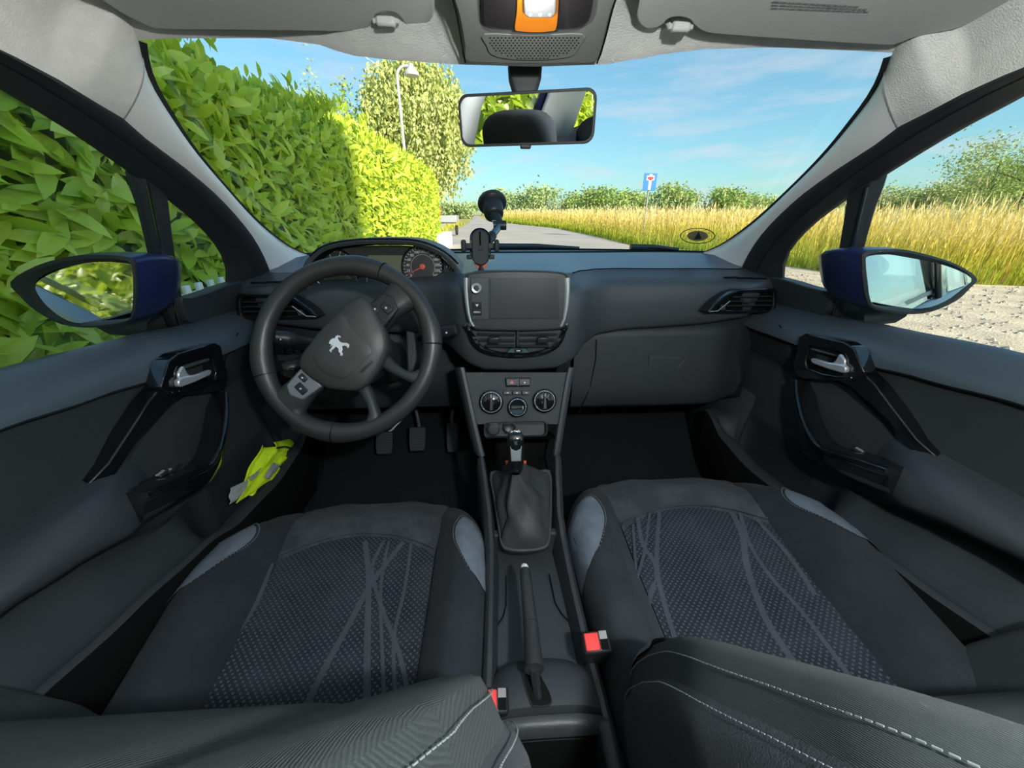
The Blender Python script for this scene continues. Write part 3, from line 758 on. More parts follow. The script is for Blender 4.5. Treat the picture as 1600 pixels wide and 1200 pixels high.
# ---------------------------------------------------------------- outer body, roof, floor
body = thing('car_body', 'dark blue painted body of the car around the cabin', 'car body', (0, 0, 0.2), kind='structure')
rows = []
for i in range(13):
    x = -0.60+1.2*i/12; rows.append([V((x, y, z-0.05*(abs(x)/0.6)**3)) for (y, z) in ((0.66, 1.375), (0.4, 1.42), (0, 1.445), (-0.6, 1.44), (-1.2, 1.40), (-1.5, 1.37))])
MB().grid(rows).build('roof_skin', 'car_paint', body, smooth=60)
for sg in (-1, 1):
    rows = []
    for (y, b, g) in ((1.35, 0.86, -0.03), (1.0, 0.875, 0), (0.5, 0.90, 0.0), (0, 0.925, 0), (-0.6, 0.945, 0), (-1.3, 0.96, -0.01), (-2.0, 0.96, -0.05), (-2.3, 0.94, -0.16)):
        rows.append([V((sg*(x+g), y, z)) for (x, z) in ((0.742, b), (0.775, b-0.012), (0.80, b-0.06), (0.83, b-0.16), (0.84, b-0.28), (0.845, 0.45), (0.83, 0.30), (0.80, 0.22))])
    MB().grid(rows).build('flank', 'car_paint', body, smooth=60)
    MB().tube([V((sg*0.862, -0.10, 0.80)), V((sg*0.875, -0.16, 0.803)), V((sg*0.875, -0.26, 0.806)), V((sg*0.862, -0.32, 0.807))], 0.013, 8).build('door_handle', 'car_paint', body)
    # centre and rear pillars with their trim
    MB().grid([[V((sg*0.725, y0, 0.93)), V((sg*0.64, y0-0.04, 1.20)), V((sg*0.575, y0-0.08, 1.335))] for y0 in (-0.14, -0.30)]).build('centre_pillar', 'pillar_plastic', body, solid=0.03)
    MB().grid([[V((sg*0.72, -1.05, 0.95)), V((sg*0.63, -1.15, 1.2)), V((sg*0.55, -1.2, 1.33))], [V((sg*0.66, -1.62, 0.97)), V((sg*0.56, -1.56, 1.2)), V((sg*0.50, -1.42, 1.34))]]).build('rear_pillar', 'pillar_plastic', body, solid=0.03)
for sg in (-1, 1):   # outer pillar skins
    MB().grid([[V((sg*0.752, y0, 0.93)), V((sg*0.668, y0-0.04, 1.20)), V((sg*0.602, y0-0.08, 1.345))] for y0 in (-0.10, -0.34)]).build('pillar_cladding', 'piano_black', body, solid=0.008)
    MB().grid([[V((sg*0.752, -0.98, 0.95)), V((sg*0.662, -1.10, 1.2)), V((sg*0.585, -1.16, 1.36))], [V((sg*0.72, -1.68, 0.97)), V((sg*0.62, -1.62, 1.2)), V((sg*0.54, -1.46, 1.36))]]).build('rear_quarter_skin', 'car_paint', body, solid=0.008)
    MB().prism([V((sg*0.748, -0.36, 0.945)), V((sg*0.748, -1.0, 0.955)), V((sg*0.662, -1.10, 1.2)), V((sg*0.60, -1.14, 1.33)), V((sg*0.605, -0.45, 1.335))], (sg*0.004, 0, 0)).build('rear_side_glass', 'side_glass', body, smooth=0)
MB().prism([V((-0.58, -1.76, 0.98)), V((0.58, -1.76, 0.98)), V((0.50, -1.5, 1.345)), V((-0.50, -1.5, 1.345))], (0, -0.004, 0.003)).build('rear_glass', 'side_glass', body, smooth=0)
# bonnet, scuttle, tailgate, bulkhead
rows = []
for (y, z, w) in ((1.46, 0.965, 0.74), (1.7, 0.925, 0.75), (2.0, 0.85, 0.73), (2.2, 0.76, 0.68), (2.28, 0.62, 0.62)):
    rows.append([V((w*(-1+i/6), y-0.16*abs(-1+i/6)**2.2, z-0.05*abs(-1+i/6)**3)) for i in range(13)])
MB().grid(rows).build('bonnet', 'car_paint', body, smooth=60)
MB().grid([[V((0.72*u, y-0.17*u*u, z)) for u in [-1+i/8 for i in range(17)]] for (y, z) in ((1.405, 1.003), (1.44, 0.99), (1.50, 0.965))]).build('scuttle', 'seal_rubber', body, smooth=60)
MB().box((0, -1.78, 0.62), (1.3, 0.08, 0.72)).build('tailgate', 'car_paint', body, bevel=0.03)
MB().grid([[V((0.62*u, y, z)) for u in (-1, -0.5, 0, 0.5, 1)] for (y, z) in ((1.32, 1.0), (1.36, 0.6), (1.22, 0.36))]).build('bulkhead', 'void_black', body, solid=0.02)
o = MB().grid([[V((x, y, z)) for x in (-0.70, -0.35, 0, 0.35, 0.70)] for (y, z) in ((1.30, 0.62), (1.22, 0.43), (1.08, 0.315), (0.95, 0.27), (0.6, 0.27), (0.1, 0.27), (-0.6, 0.29), (-1.75, 0.30))]).build('floor', 'carpet', smooth=60)
tag(o, 'black carpeted floor of the car', 'car floor', kind='structure')
# wipers at the foot of the glass
for (pa, pb, nm, lab) in (((985, 386), (1060, 390), 'windscreen_wiper', 'black wiper arm end at the foot of the windscreen, right'), ((770, 385), (905, 388), 'windscreen_wiper', 'black wiper blade lying along the foot of the windscreen')):
    a = P(*pa, y=1.47); b = P(*pb, y=1.47); o = MB().tube([a, a.lerp(b, 0.5)+V((0, 0, 0.004)), b], [0.011, 0.009, 0.006], 8).build(nm, 'black_plastic'); tag(o, lab, 'wiper')
# back seat bench, seen only in the mirror
bs = thing('rear_bench', 'dark rear bench seat behind the front seats', 'seat', (0, -0.85, 0.3))
rows = [[V((x, y-0.05*abs(x/0.62)**4, z)) for x in [-0.62+1.24*i/12 for i in range(13)]] for (y, z) in ((-0.42, 0.33), (-0.40, 0.47), (-0.46, 0.52), (-0.80, 0.49), (-0.90, 0.56), (-1.0, 0.8), (-1.06, 0.93), (-1.12, 0.95), (-1.17, 0.90), (-1.17, 0.4))]
MB().grid(rows).build('bench', 'seat_side', bs, smooth=60)
for x in (-0.33, 0.33): MB().ell((x, -1.11, 1.02), (0.12, 0.05, 0.075), 16, 10).build('head_restraint', 'seat_side', bs, smooth=60)

# ================================================================ doors
def dc(cx, cy): return (cx/2.608, 360+cy/2.608)
def belt(y): return pw(y, [(-0.4, 0.965), (0.0, 0.95), (0.3, 0.938), (0.5, 0.926), (0.7, 0.912), (0.83, 0.897), (1.02, 0.888)])
def crs(y): return pw(y, [(-0.4, 0.90), (0.3, 0.888), (0.43, 0.878), (0.55, 0.863), (0.66, 0.848), (0.8, 0.838), (1.02, 0.83)])
def door_sec(y):
    b = belt(y); c = crs(y); a = 1-sst(0.44, 0.62, y); pd = sst(0.56, 0.66, y)*(1-sst(0.90, 0.98, y))
    fw = sst(0.6, 0.85, y)          # the front of the door bulges inward
    up = [(-0.735, b-0.012), (-0.731, b), (-0.716, b+0.004), (-0.700, b+0.001), (-0.680+0.01*fw, b-0.010), (-0.662+0.016*fw, b-0.028), (lerp(-0.652, -0.63, fw), lerp(b, c, 0.72)), (lerp(-0.650, -0.628, fw), c+0.004), (lerp(-0.656, -0.636, fw), c)]
    mid = [(lerp(-0.656, -0.636, fw), c), (lerp(-0.668, -0.645, fw), c-0.006), (lerp(-0.668, -0.648, fw), lerp(c, 0.77, 0.5)), (lerp(-0.664, -0.665, fw), 0.775), (lerp(-0.662, -0.670, fw), 0.762)]
    zl = pw(y, [(-0.3, 0.745), (0.31, 0.730), (0.373, 0.716), (0.48, 0.688), (0.6, 0.66)])
    arm = [(mid[-1][0], 0.762)]+[(lerp(-0.672, x, a), lerp(0.76-0.02*i, z, a)) for i, (x, z) in enumerate(((-0.648, 0.760), (-0.625, 0.757), (-0.606, 0.747), (-0.596, zl+0.012), (-0.594, zl), (-0.600, zl-0.010), (-0.612, zl-0.014), (-0.640, zl-0.03)))]
    z7 = pw(y, [(-0.3, 0.68), (0.3, 0.662), (0.4, 0.645), (0.52, 0.615), (0.62, 0.600), (0.8, 0.58), (1.0, 0.56)])
    z8 = pw(y, [(-0.3, 0.63), (0.26, 0.612), (0.40, 0.588), (0.55, 0.563), (0.65, 0.530), (0.8, 0.515), (0.92, 0.525), (1.0, 0.56)])
    low = [arm[-1], (-0.668, min(arm[-1][1]-0.02, z7+0.015)), (lerp(-0.650, -0.68, pd), z7), (lerp(-0.63, -0.678, pd), lerp(lerp(z7, z8, 0.55), 0.42, pd)), (lerp(-0.610, -0.635, pd), lerp(z8+0.004, 0.40, pd)), (lerp(-0.600, -0.628, pd), z8+0.004-0.006*pd), (-0.598-0.01*pd, z8+0.004), (-0.592, z8-0.003), (-0.590, z8-0.03), (-0.598, z8-0.12), (-0.620, 0.36), (-0.64, 0.29)]
    return up, mid, arm, low
YS = [1.02-0.0225*i for i in range(60)]
def switch(t, f, c):
    MB().box(f(c), (0.014, 0.020, 0.006)).build('window_switch', 'black_plastic', t, bevel=0.002)
def build_door(sg):
    f = (lambda p: V(p)) if sg < 0 else mir
    side = 'left' if sg < 0 else 'right'
    t = thing('door_1' if sg < 0 else 'door_2', '%s front door with black gloss handle surround and padded armrest' % side, 'car door', f(V((-0.70, 0.5, 0.28))), kind='structure')
    secs = [door_sec(y) for y in YS]
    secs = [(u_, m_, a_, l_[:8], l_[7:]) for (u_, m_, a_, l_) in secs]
    for k, (nm, m) in enumerate((('upper_pad', 'door_pad'), ('inset_panel', 'door_cloth'), ('armrest', 'armrest_skin'), ('lower_panel', 'lower_trim'), ('lower_panel_shade', 'void_black'))):  # last strip near-black: shade beside the seat painted into the door
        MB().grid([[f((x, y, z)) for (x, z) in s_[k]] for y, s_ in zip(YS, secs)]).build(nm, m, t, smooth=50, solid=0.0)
    # window frame: seal, frame, glass
    Bf = [side_pt(*p, 0.05) for p in [(-60, 52), (0, 80), (77, 119), (153, 165), (192, 188), (230, 222), (268, 249), (307, 280), (345, 314), (383, 357), (403, 387), (415, 412), (424, 436)]]
    Rg = [side_pt(*p, 0.035) for p in [(-60, 72), (0, 101), (77, 146), (153, 195), (230, 250), (268, 281), (307, 316), (345, 352), (375, 389), (393, 420), (402, 447)]]
    Wn = [side_pt(*p, 0.008) for p in [(-60, 97), (0, 134), (113, 203), (226, 282), (261, 307), (310, 348), (340, 382), (354, 408), (357, 425), (357, 443)]]
    n = 40
    # run the frame back along the roof to the centre pillar
    back = V((0, -0.75, 0.05))
    def ext(L): return [L[0]+V((0.012, -0.95, 0.035)), L[0]+V((0.010, -0.45, 0.045)), L[0]+V((0.006, -0.16, 0.026))]+L
    Bf, Rg, Wn = [resample(spline(ext(L), 4), n) for L in (Bf, Rg, Wn)]
    r1 = [[f(b+V((0.004, 0, 0))), f(b.lerp(r, 0.35)+V((0.010, -0.004, 0))), f(b.lerp(r, 0.75)+V((0.006, -0.003, 0))), f(r+V((-0.006, 0, 0)))] for b, r in zip(Bf, Rg)]
    MB().grid(r1).build('door_seal', 'seal_rubber', t, smooth=60)
    r2 = [[f(r+V((-0.006, 0, 0))), f(r+V((0.004, -0.002, 0))), f(r.lerp(w, 0.5)+V((0.006, 0, 0))), f(r.lerp(w, 0.93)+V((0.002, 0, 0))), f(w), f(w+V((-0.008, 0.002, 0.0)))] for r, w in zip(Rg, Wn)]
    MB().grid(r2).build('window_frame', 'seal_rubber', t, smooth=40)
    # divider bar between door glass and quarter glass
    dv = [(227, 284), (221, 260), (252, 284), (263, 308), (268, 350), (276, 410), (285, 462), (297, 508), (283, 508), (264, 447), (250, 372), (238, 318)]
    MB().prism([f(side_pt(*p, 0.012)) for p in dv], f(V((-0.03, 0, -0.005)))).build('divider_bar', 'seal_rubber', t, bevel=0.003)
    MB().tube([f(side_pt(*p, 0.016)) for p in [(231, 288), (243, 345), (257, 415), (272, 470), (280, 506)]], 0.0028, 6).build('glass_channel', 'dark_chrome', t)
    # panel below the quarter glass (mirror sail)
    sp = spline([side_pt(*p, 0.03) for p in [(284, 466), (300, 464), (330, 455), (357, 445), (384, 441), (392, 470), (384, 492), (358, 505), (335, 510), (310, 508), (292, 497)]], 3, True)
    MB().prism([f(p) for p in sp], f(V((-0.035, 0.0, 0)))).build('mirror_sail', 'dash_hard', t, bevel=0.004)
    # quarter glass and door glass
    MB().prism([f(side_pt(*p, 0.0)) for p in [(255, 300), (300, 335), (345, 380), (362, 410), (362, 446), (300, 470), (280, 470)]], f(V((-0.004, 0, 0)))).build('quarter_glass', 'side_glass', t, smooth=0)
    gl = [side_pt(232, 278, 0), side_pt(113, 200, 0), side_pt(0, 130, 0), V((-0.59, 0.0, 1.31)), V((-0.70, -0.15, 1.0)), V((-0.735, -0.15, 0.93)), V((-0.738, 0.5, 0.90)), side_pt(290, 515, 0)]
    MB().prism([f(p) for p in gl], f(V((-0.004, 0, 0)))).build('door_glass', 'side_glass', t, smooth=0)
    # --- black gloss bezel: handle frame and diagonal strip
    xb = -0.622
    def pb(cx, cy, x): return f(P(*dc(cx, cy), x=x))
    fr_o = [(690, 530), (730, 500), (800, 480), (880, 458), (903, 470), (914, 530), (932, 590), (925, 640), (895, 655), (800, 668), (700, 675), (655, 640)]
    fr_i = [(728, 560), (748, 545), (800, 530), (858, 515), (868, 525), (874, 550), (880, 580), (876, 605), (860, 612), (800, 632), (745, 645), (728, 625)]
    MB().ring([pb(*p, xb) for p in fr_o], [pb(*p, xb-0.006) for p in fr_i], f(V((-0.03, 0, 0)))).build('handle_bezel', 'piano_black', t, bevel=0.003)
    rec = MB(); rec.grid([[pb(*p, xb-0.004) for p in fr_i], [pb(800+(p[0]-800)*0.9, 580+(p[1]-580)*0.9, xb-0.035) for p in fr_i]], cu=True)
    rec.f.append(tuple(range(len(fr_i), 2*len(fr_i)))); rec.build('handle_recess', 'dash_hard', t)
    st = [(655, 640), (690, 675), (760, 668), (700, 710), (640, 775), (560, 860), (480, 985), (440, 1030), (330, 1078), (322, 1070), (440, 950), (540, 800), (610, 690)]
    xs = lambda cx: lerp(-0.652, xb-0.004, max(0, min(1, (cx-322)/380)))
    MB().prism([pb(cx, cy, xs(cx)) for cx, cy in st], f(V((-0.03, 0, 0)))).build('bezel_strip', 'piano_black', t, bevel=0.003)
    # recess panel behind the pull
    rp_ = [(700, 705), (770, 672), (930, 650), (950, 760), (930, 900), (870, 1010), (790, 1010), (600, 1080), (450, 1068), (490, 990), (570, 870), (650, 770)]
    MB().prism([pb(cx, cy, -0.648-0.012*(cy-650)/400) for cx, cy in rp_], f(V((-0.01, 0, 0)))).build('recess_panel', 'dash_hard', t)
    # chrome lever
    lv_ = MB(); a = P(*dc(745, 625), x=-0.628); b = P(*dc(862, 578), x=-0.622)
    lv_.prism([pb(*p, -0.618) for p in [(727, 612), (740, 600), (800, 588), (862, 566), (866, 578), (858, 592), (800, 618), (745, 638), (730, 636)]], f(V((-0.010, 0, 0))))
    lv_.prism([pb(*p, -0.622) for p in [(730, 612), (728, 580), (742, 555), (752, 552), (766, 580), (786, 596), (745, 606)]], f(V((-0.006, 0, 0))))
    lv_.build('door_lever', 'satin_chrome', t, bevel=0.003)
    MB().tube([pb(*p, -0.619) for p in [(730, 655), (760, 656), (820, 640), (880, 612), (915, 605)]], 0.0014, 6).build('bezel_chrome_line', 'dark_chrome', t)  # thin chrome rim line below the lever
    # pull bar
    pts = [(915, 668), (918, 740), (908, 830), (890, 910), (868, 960), (835, 1000), (760, 1040), (660, 1090), (575, 1130)]
    L = spline([P(*dc(*p), x=lerp(-0.632, -0.598, min(1, i/3))) for i, p in enumerate(pts)], 4)
    n_ = len(L); rows = []
    for i, p in enumerate(L):
        td = (L[min(n_-1, i+1)]-L[max(0, i-1)]).normalized(); w = td.cross(V((1, 0, 0))).normalized()
        if w.dot(V((0, -1, 0.6))) < 0: w = -w
        hw = lerp(0.015, 0.024, sst(0.2, 0.8, i/n_))
        prof = [(-1, -0.030), (-1, -0.008), (-0.93, -0.002), (-0.8, 0.001), (-0.2, 0.004), (0.40, 0.005)]+[(0.74-0.26*math.cos(rad(g)), 0.004+0.009*math.sin(rad(g))) for g in (20, 45, 70, 95, 120, 145, 170, 180)]+[(1.0, -0.03)]
        rows.append([f(p+w*(hw*a_)+V((d_, 0, 0))) for a_, d_ in prof])
    m = MB().grid(rows); k = len(rows[0]); m.f.append(tuple(range(k))); m.f.append(tuple(len(m.v)-k+i for i in range(k)))
    m.build('pull_handle', 'piano_black', t, smooth=50)
    # switch plate at the foot of the recess
    MB().prism([pb(*p, x) for p, x in zip([(455, 1068), (560, 1076), (640, 1062), (815, 990), (790, 955), (640, 995)], (-0.632, -0.620, -0.612, -0.612, -0.652, -0.655))], f(V((0, 0, -0.012)))).build('switch_plate', 'piano_black', t, bevel=0.002)
    for (cx, cy) in (((660, 1000), (690, 992), (735, 975), (770, 965)) if sg < 0 else ((690, 992),)):
        switch(t, f, P(*dc(cx, cy), x=-0.63)+V((0, 0, 0.004)))
        if (cx in (660, 690)): MB().box(f(P(*dc(cx, cy+4), x=-0.626)+V((0, 0, 0.008))), (0.004, 0.014, 0.002)).build('switch_mark', 'satin_chrome', t)
    # seam of the front door edge
    MB().tube([f(P(*p, x=-0.64)) for p in [(372, 520), (352, 560), (348, 600), (356, 640)]], 0.0012, 5).build('panel_seam', 'void_black', t)
    return t
door_l = build_door(-1); door_r = build_door(1)

# ================================================================ wing mirrors
def wing_mirror(sg):
    f = (lambda p: V(p)) if sg < 0 else mir
    side = 'left' if sg < 0 else 'right'
    lab = 'dark blue wing mirror outside the %s door, reflecting %s' % (side, 'the blue door below it' if sg < 0 else 'the side of the car')
    t = thing('wing_mirror', lab, 'wing mirror', f(V((-0.80, 0.80, 0.90))), group='wing mirrors')
    if sg < 0:
        rim_px = [(20, 440), (60, 415), (110, 401), (150, 398), (205, 402), (214, 420), (216, 455), (212, 490), (200, 503), (150, 511), (100, 506), (60, 485), (35, 462)]
        gl_px = [(57, 440), (80, 424), (120, 413), (160, 409), (200, 412), (207, 420), (208, 460), (206, 490), (196, 499), (150, 504), (110, 501), (85, 485), (65, 462)]
        pp = lambda px, py: P(px, py, pl=(V((-0.86, 0.735, 1.0)), V((-0.12, -1, 0)).normalized()))
    else:
        rim_px = [(1523, 434), (1490, 412), (1440, 396), (1400, 389), (1350, 393), (1344, 410), (1346, 440), (1352, 470), (1365, 482), (1410, 490), (1450, 487), (1490, 470), (1512, 450)]
        gl_px = [(1503, 433), (1480, 417), (1440, 405), (1400, 398), (1358, 400), (1353, 412), (1356, 440), (1360, 468), (1370, 477), (1410, 482), (1445, 480), (1470, 468), (1492, 448)]
        pp = lambda px, py: P(px, py, pl=(V((0.86, 0.735, 1.0)), V((0.12, -1, 0)).normalized()))
    rim = spline([pp(*p) for p in rim_px], 3, True); gl = spline([pp(*p) for p in gl_px], 3, True)
    c = sum(rim, V((0, 0, 0)))/len(rim)
    # housing shell, closing forward
    rows = []
    for (k, d) in ((1.0, 0), (1.03, 0.02), (1.0, 0.05), (0.9, 0.085), (0.72, 0.115), (0.42, 0.135), (0.05, 0.142)):
        cc = c+V((-sg*0.02*d/0.14, 0, 0)); rows.append([cc+(p-c)*k+V((0, d, 0)) for p in rim])
    MB().grid(rows, cu=True).build('housing', 'car_paint', t, smooth=60)
    mr_ = MB(); n = len(rim); gi = [p+V((0, 0.014, 0)) for p in gl]
    mr_.grid([[p+V((0, 0.006, 0)) for p in rim], [p-V((0, 0.004, 0)) for p in rim], [p.lerp(q, 0.45)-V((0, 0.006, 0)) for p, q in zip(rim, gl)], gl, gi], cu=True)
    mr_.build('mirror_rim', 'rubber', t, smooth=50)
    # the glass, turned so that the driver looks back along the flank
    gc = sum(gi, V((0, 0, 0)))/len(gi); vin = (gc-CAM).normalized(); vout = (V((0.22, -1, -0.15)) if sg < 0 else V((-0.13, -1, -0.02))).normalized()
    nn = (vout-vin).normalized()
    g = []
    for p in gi:
        d = p-gc; off = -(d.x*nn.x+d.z*nn.z)/nn.y; g.append(V((p.x, gc.y+off*0.0+d.y, p.z)))
    # glass plate lies in its own tilted plane, a little oversize behind the rim
    me = MB(); pl = [gc+(d-nn*d.dot(nn))*1.04 for d in [p-gc for p in gi]]
    me.prism([p+V((0, 0.012, 0)) for p in pl], -nn*0.003); me.build('mirror_glass', 'mirror_glass', t, smooth=0)
    # arm to the door
    a0 = (P(225, 480, y=0.80) if sg < 0 else mir(P(225, 480, y=0.80))); 
    rows = []
    for (x, y, z, hy, hz) in ((-0.735, 0.815, 0.905, 0.05, 0.028), (-0.775, 0.81, 0.915, 0.045, 0.03), (-0.82, 0.80, 0.94, 0.045, 0.05)):
        rows.append([f(V((x, y+hy*math.cos(a), z+hz*math.sin(a)))) for a in [2*math.pi*k/12 for k in range(12)]])
    MB().grid(rows, cu=True).build('mirror_arm', 'rubber', t, smooth=60)
    return t
wing_mirror(-1); wing_mirror(1)

# ================================================================ dashboard
dash = thing('dashboard', 'dark grey moulded dashboard spanning the car under the windscreen', 'dashboard', (0, 1.05, 0.62))
def yB(x): return 1.425-0.17*(x/0.68)**2
def yF(x):
    x = abs(x); return pw(x, [(0, 0.800), (0.105, 0.802), (0.13, 0.815), (0.165, 0.875), (0.21, 0.918), (0.27, 0.930), (0.45, 0.935), (0.6, 0.958), (0.69, 1.005), (0.71, 1.03)])
def zT(x): return pw(abs(x), [(0, 0.985), (0.1, 0.985), (0.2, 0.977), (0.45, 0.974), (0.69, 0.966), (0.71, 0.955)])
def zL(x): return pw(abs(x), [(0, 0.786), (0.08, 0.789), (0.115, 0.803), (0.15, 0.822), (0.20, 0.834), (0.3, 0.842), (0.5, 0.851), (0.6, 0.859), (0.68, 0.876), (0.71, 0.89)])
def dsec(x):
    b, fy, zt, zl = yB(x), yF(x), zT(x), zL(x); zm = lerp(zl, zt, 0.5); ax = abs(x)
    ct = max(fy+0.05, min(b-0.1, fy+0.10))
    top = [(b+0.05, 0.975), (b, 0.998), (lerp(b, ct, 0.35), 0.997), (lerp(b, ct, 0.75), zt+0.012), (ct, zt+0.006)]
    face = [(ct, zt+0.006), (lerp(ct, fy, 0.25), zt-0.001), (lerp(ct, fy, 0.6), zt-0.006), (fy+0.012, zt-0.013), (fy+0.003, zt-0.026), (fy-0.002, lerp(zt, zl, 0.45)), (fy, lerp(zt, zl, 0.72)), (fy+0.004, zl+0.012), (fy+0.010, zl+0.003), (fy+0.022, zl), (fy+0.06, zl+0.002), (fy+0.10, zl+0.004)]
    return top, face
XS = sorted(set([round(-0.71+1.42*i/72, 4) for i in range(73)]))
secs = [dsec(x) for x in XS]
MB().grid([[V((x, y, z)) for y, z in s_[0]] for x, s_ in zip(XS, secs)]).build('top_pad', 'dash_top_sky_tint', dash, smooth=60)
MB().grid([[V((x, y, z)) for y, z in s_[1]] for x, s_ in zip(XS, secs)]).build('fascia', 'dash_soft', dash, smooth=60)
for sg in (-1, 1):   # end cheeks and footwell side walls
    x = 0.71*sg; s_ = dsec(0.71)
    mb = MB(); pts = s_[0]+s_[1][1:]; mb.add([V((x, y, z)) for y, z in pts], [tuple(range(len(pts)))]); mb.build('end_cheek', 'dash_hard', dash)
    MB().grid([[V((sg*xx, y, z)) for (xx, z) in ((0.72, 0.90), (0.70, 0.75), (0.665, 0.55), (0.645, 0.27))] for y in (0.93, 1.1, 1.38)]).build('kick_panel', 'lower_trim', dash, solid=0.01)
# slim demister slots in the top corners
for sg in (-1, 1):
    for k in range(3):
        c = P(1142+22*k, 434+0.8*k, z=0.9695); c = V((sg*c.x, c.y, 0.9700))
        MB().box(c, (0.036, 0.008, 0.004)).build('demister_slot', 'void_black', dash, bevel=0.001)
# joint line along the pad
MB().tube([V((x, dsec(x)[1][0][0], dsec(x)[1][0][1]+0.0005)) for x in [0.13+0.01*i for i in range(57)]], 0.0013, 5).build('pad_joint', 'void_black', dash)

# --- outer air vents
def side_vent(sg):
    f = (lambda p: V(p)) if sg > 0 else mir
    pl = (V((0.60, 0.949, 0.91)), V((0.33, -1, 0.05)).normalized()); n = V((0.33, -1, 0.05)).normalized()
    q = lambda px, py, d=0.0: f(P(px, py, pl=pl)+n*d)
    vt = MB(); outer = [(1103, 487), (1112, 476), (1124, 466), (1138, 457), (1152, 452), (1180, 451), (1208, 450), (1211, 454), (1211, 470), (1210, 484), (1207, 488), (1150, 488)]
    inner = [(1113, 484), (1119, 477), (1130, 469), (1141, 461), (1154, 457), (1180, 456), (1203, 455), (1206, 458), (1206, 470), (1205, 481), (1202, 484), (1150, 484)]
    fr = vt.ring([q(*p, 0.006) for p in outer], [q(*p, 0.005) for p in inner], f(-n*0.03)).build('air_vent', 'piano_black', dash, bevel=0.0025)
    mb = MB(); mb.add([q(*p, -0.012) for p in inner], [tuple(range(len(inner)))]); mb.build('vent_throat', 'void_black', fr)
    for k, py in enumerate((463.5, 470.5, 477.5)):
        a, b = q(1141-5*(k-1), py+0.5, 0.0), q(1204, py-0.5, 0.0)
        MB().tube([a, b], 0.0055, 6, flat=0.28, up=(0, 0, 1)).build('vent_slat', 'dash_hard', fr)
    MB().box(q(1163, 470, 0.006), (0.020, 0.008, 0.009)).build('vent_tab', 'black_plastic', fr, bevel=0.002)
    MB().box(q(1127, 480, 0.004), (0.012, 0.008, 0.013)).build('vent_wheel', 'dash_hard', fr, bevel=0.002)
    MB().tube([q(1105, 486, 0.008), q(1117, 485, 0.008), q(1126, 478, 0.008), q(1136, 470, 0.008)], 0.0013, 5).build('vent_accent', 'satin_chrome', fr)
side_vent(1); side_vent(-1)

# --- glovebox
gl = MB(); rows = []
for i in range(21):
    u = i/20; x = lerp(0.155, 0.655, u); row = []
    for (y, z) in ((0.975, 0.850), (0.952, 0.838), (0.948, 0.820), (0.945, 0.79), (0.938, 0.74), (0.930, 0.68), (0.93, 0.635), (0.945, 0.618), (0.99, 0.612)):
        row.append(V((x-0.03*(0.83-z)*(1-u), y+0.05*sst(0.75, 1.0, u), z)))
    rows.append(row)
gb = gl.grid(rows).build('glovebox_lid', 'dash_hard', dash, smooth=50)
hp = lambda px, py, d=0: P(px, py, y=0.937-d)
rec = [hp(*p) for p in [(1014, 557), (1020, 555), (1072, 556), (1073, 560), (1060, 578), (1050, 582), (1022, 582), (1014, 577)]]
MB().ring(rec, [p.lerp(sum(rec, V((0, 0, 0)))/8, 0.12) for p in rec], (0, 0.02, 0)).build('handle_recess', 'dash_soft', gb, bevel=0.001)
MB().prism([p.lerp(sum(rec, V((0, 0, 0)))/8, 0.12)+V((0, 0.004, 0)) for p in rec], (0, 0.02, 0)).build('glovebox_handle', 'dash_soft', gb, bevel=0.002)
MB().tube([P(932, 531, y=0.944), P(931, 560, y=0.94), P(922, 605, y=0.932), P(905, 645, y=0.926)], 0.0016, 5).build('lid_gap', 'void_black', gb)
# underside of the dashboard over both footwells
MB().grid([[V((x, y, z)) for x in (-0.66, -0.4, -0.115)] for (y, z) in ((1.02, 0.88), (0.985, 0.80), (0.97, 0.70), (0.99, 0.62), (1.08, 0.585), (1.3, 0.58))]).build('knee_panel', 'lower_trim', dash, smooth=50, solid=0.01)
MB().grid([[V((x, y, z)) for x in (0.115, 0.4, 0.66)] for (y, z) in ((1.0, 0.86), (0.985, 0.63), (1.08, 0.585), (1.3, 0.58))]).build('footwell_cover', 'lower_trim', dash, smooth=50, solid=0.01)
# row of small switches low on the driver side
for k in range(4):
    c = P(440+13*k, 549, y=0.955); MB().box(c, (0.017, 0.012, 0.013)).build('toggle_switch', 'black_plastic', dash, bevel=0.002)
a = P(434, 541, y=0.962); b = P(490, 541, y=0.962); MB().box((a+b)/2+V((0, 0.01, -0.016)), ((b-a).x+0.02, 0.02, 0.05)).build('switch_panel', 'dash_hard', dash, bevel=0.003)

# ================================================================ instrument cluster
CY = 0.945
cl = thing('instrument_cluster', 'hooded instrument cluster with two round dials behind the steering wheel', 'instrument cluster', (-0.31, 1.0, 0.96))
out_px = [(473, 418), (480, 404), (497, 389), (520, 380), (560, 375), (600, 374), (640, 375), (668, 381), (695, 394), (714, 412), (726, 432), (727, 446), (718, 457), (690, 463), (640, 466), (560, 466), (500, 465), (478, 456), (470, 438)]
in_px = [(484, 420), (489, 408), (503, 395), (524, 387), (562, 382), (600, 381), (638, 382), (664, 388), (688, 400), (704, 415), (715, 432), (715, 443), (706, 451), (682, 455), (640, 457), (560, 457), (504, 456), (488, 449), (482, 436)]
ho = spline([P(*p, y=CY) for p in out_px], 3, True); hi = spline([P(*p, y=CY+0.004) for p in in_px], 3, True); n = len(ho)
cc = sum(ho, V((0, 0, 0)))/n
rows = [[p+V((0, 0.22, -0.012))+(p-cc)*(-0.12) for p in ho], [p+V((0, 0.10, 0.0)) for p in ho], [p+V((0, 0.012, 0)) for p in ho], [p for p in ho], [p.lerp(q, 0.35)-V((0, 0.003, 0)) for p, q in zip(ho, hi)], [p.lerp(q, 0.8)-V((0, 0.001, 0)) for p, q in zip(ho, hi)], hi]
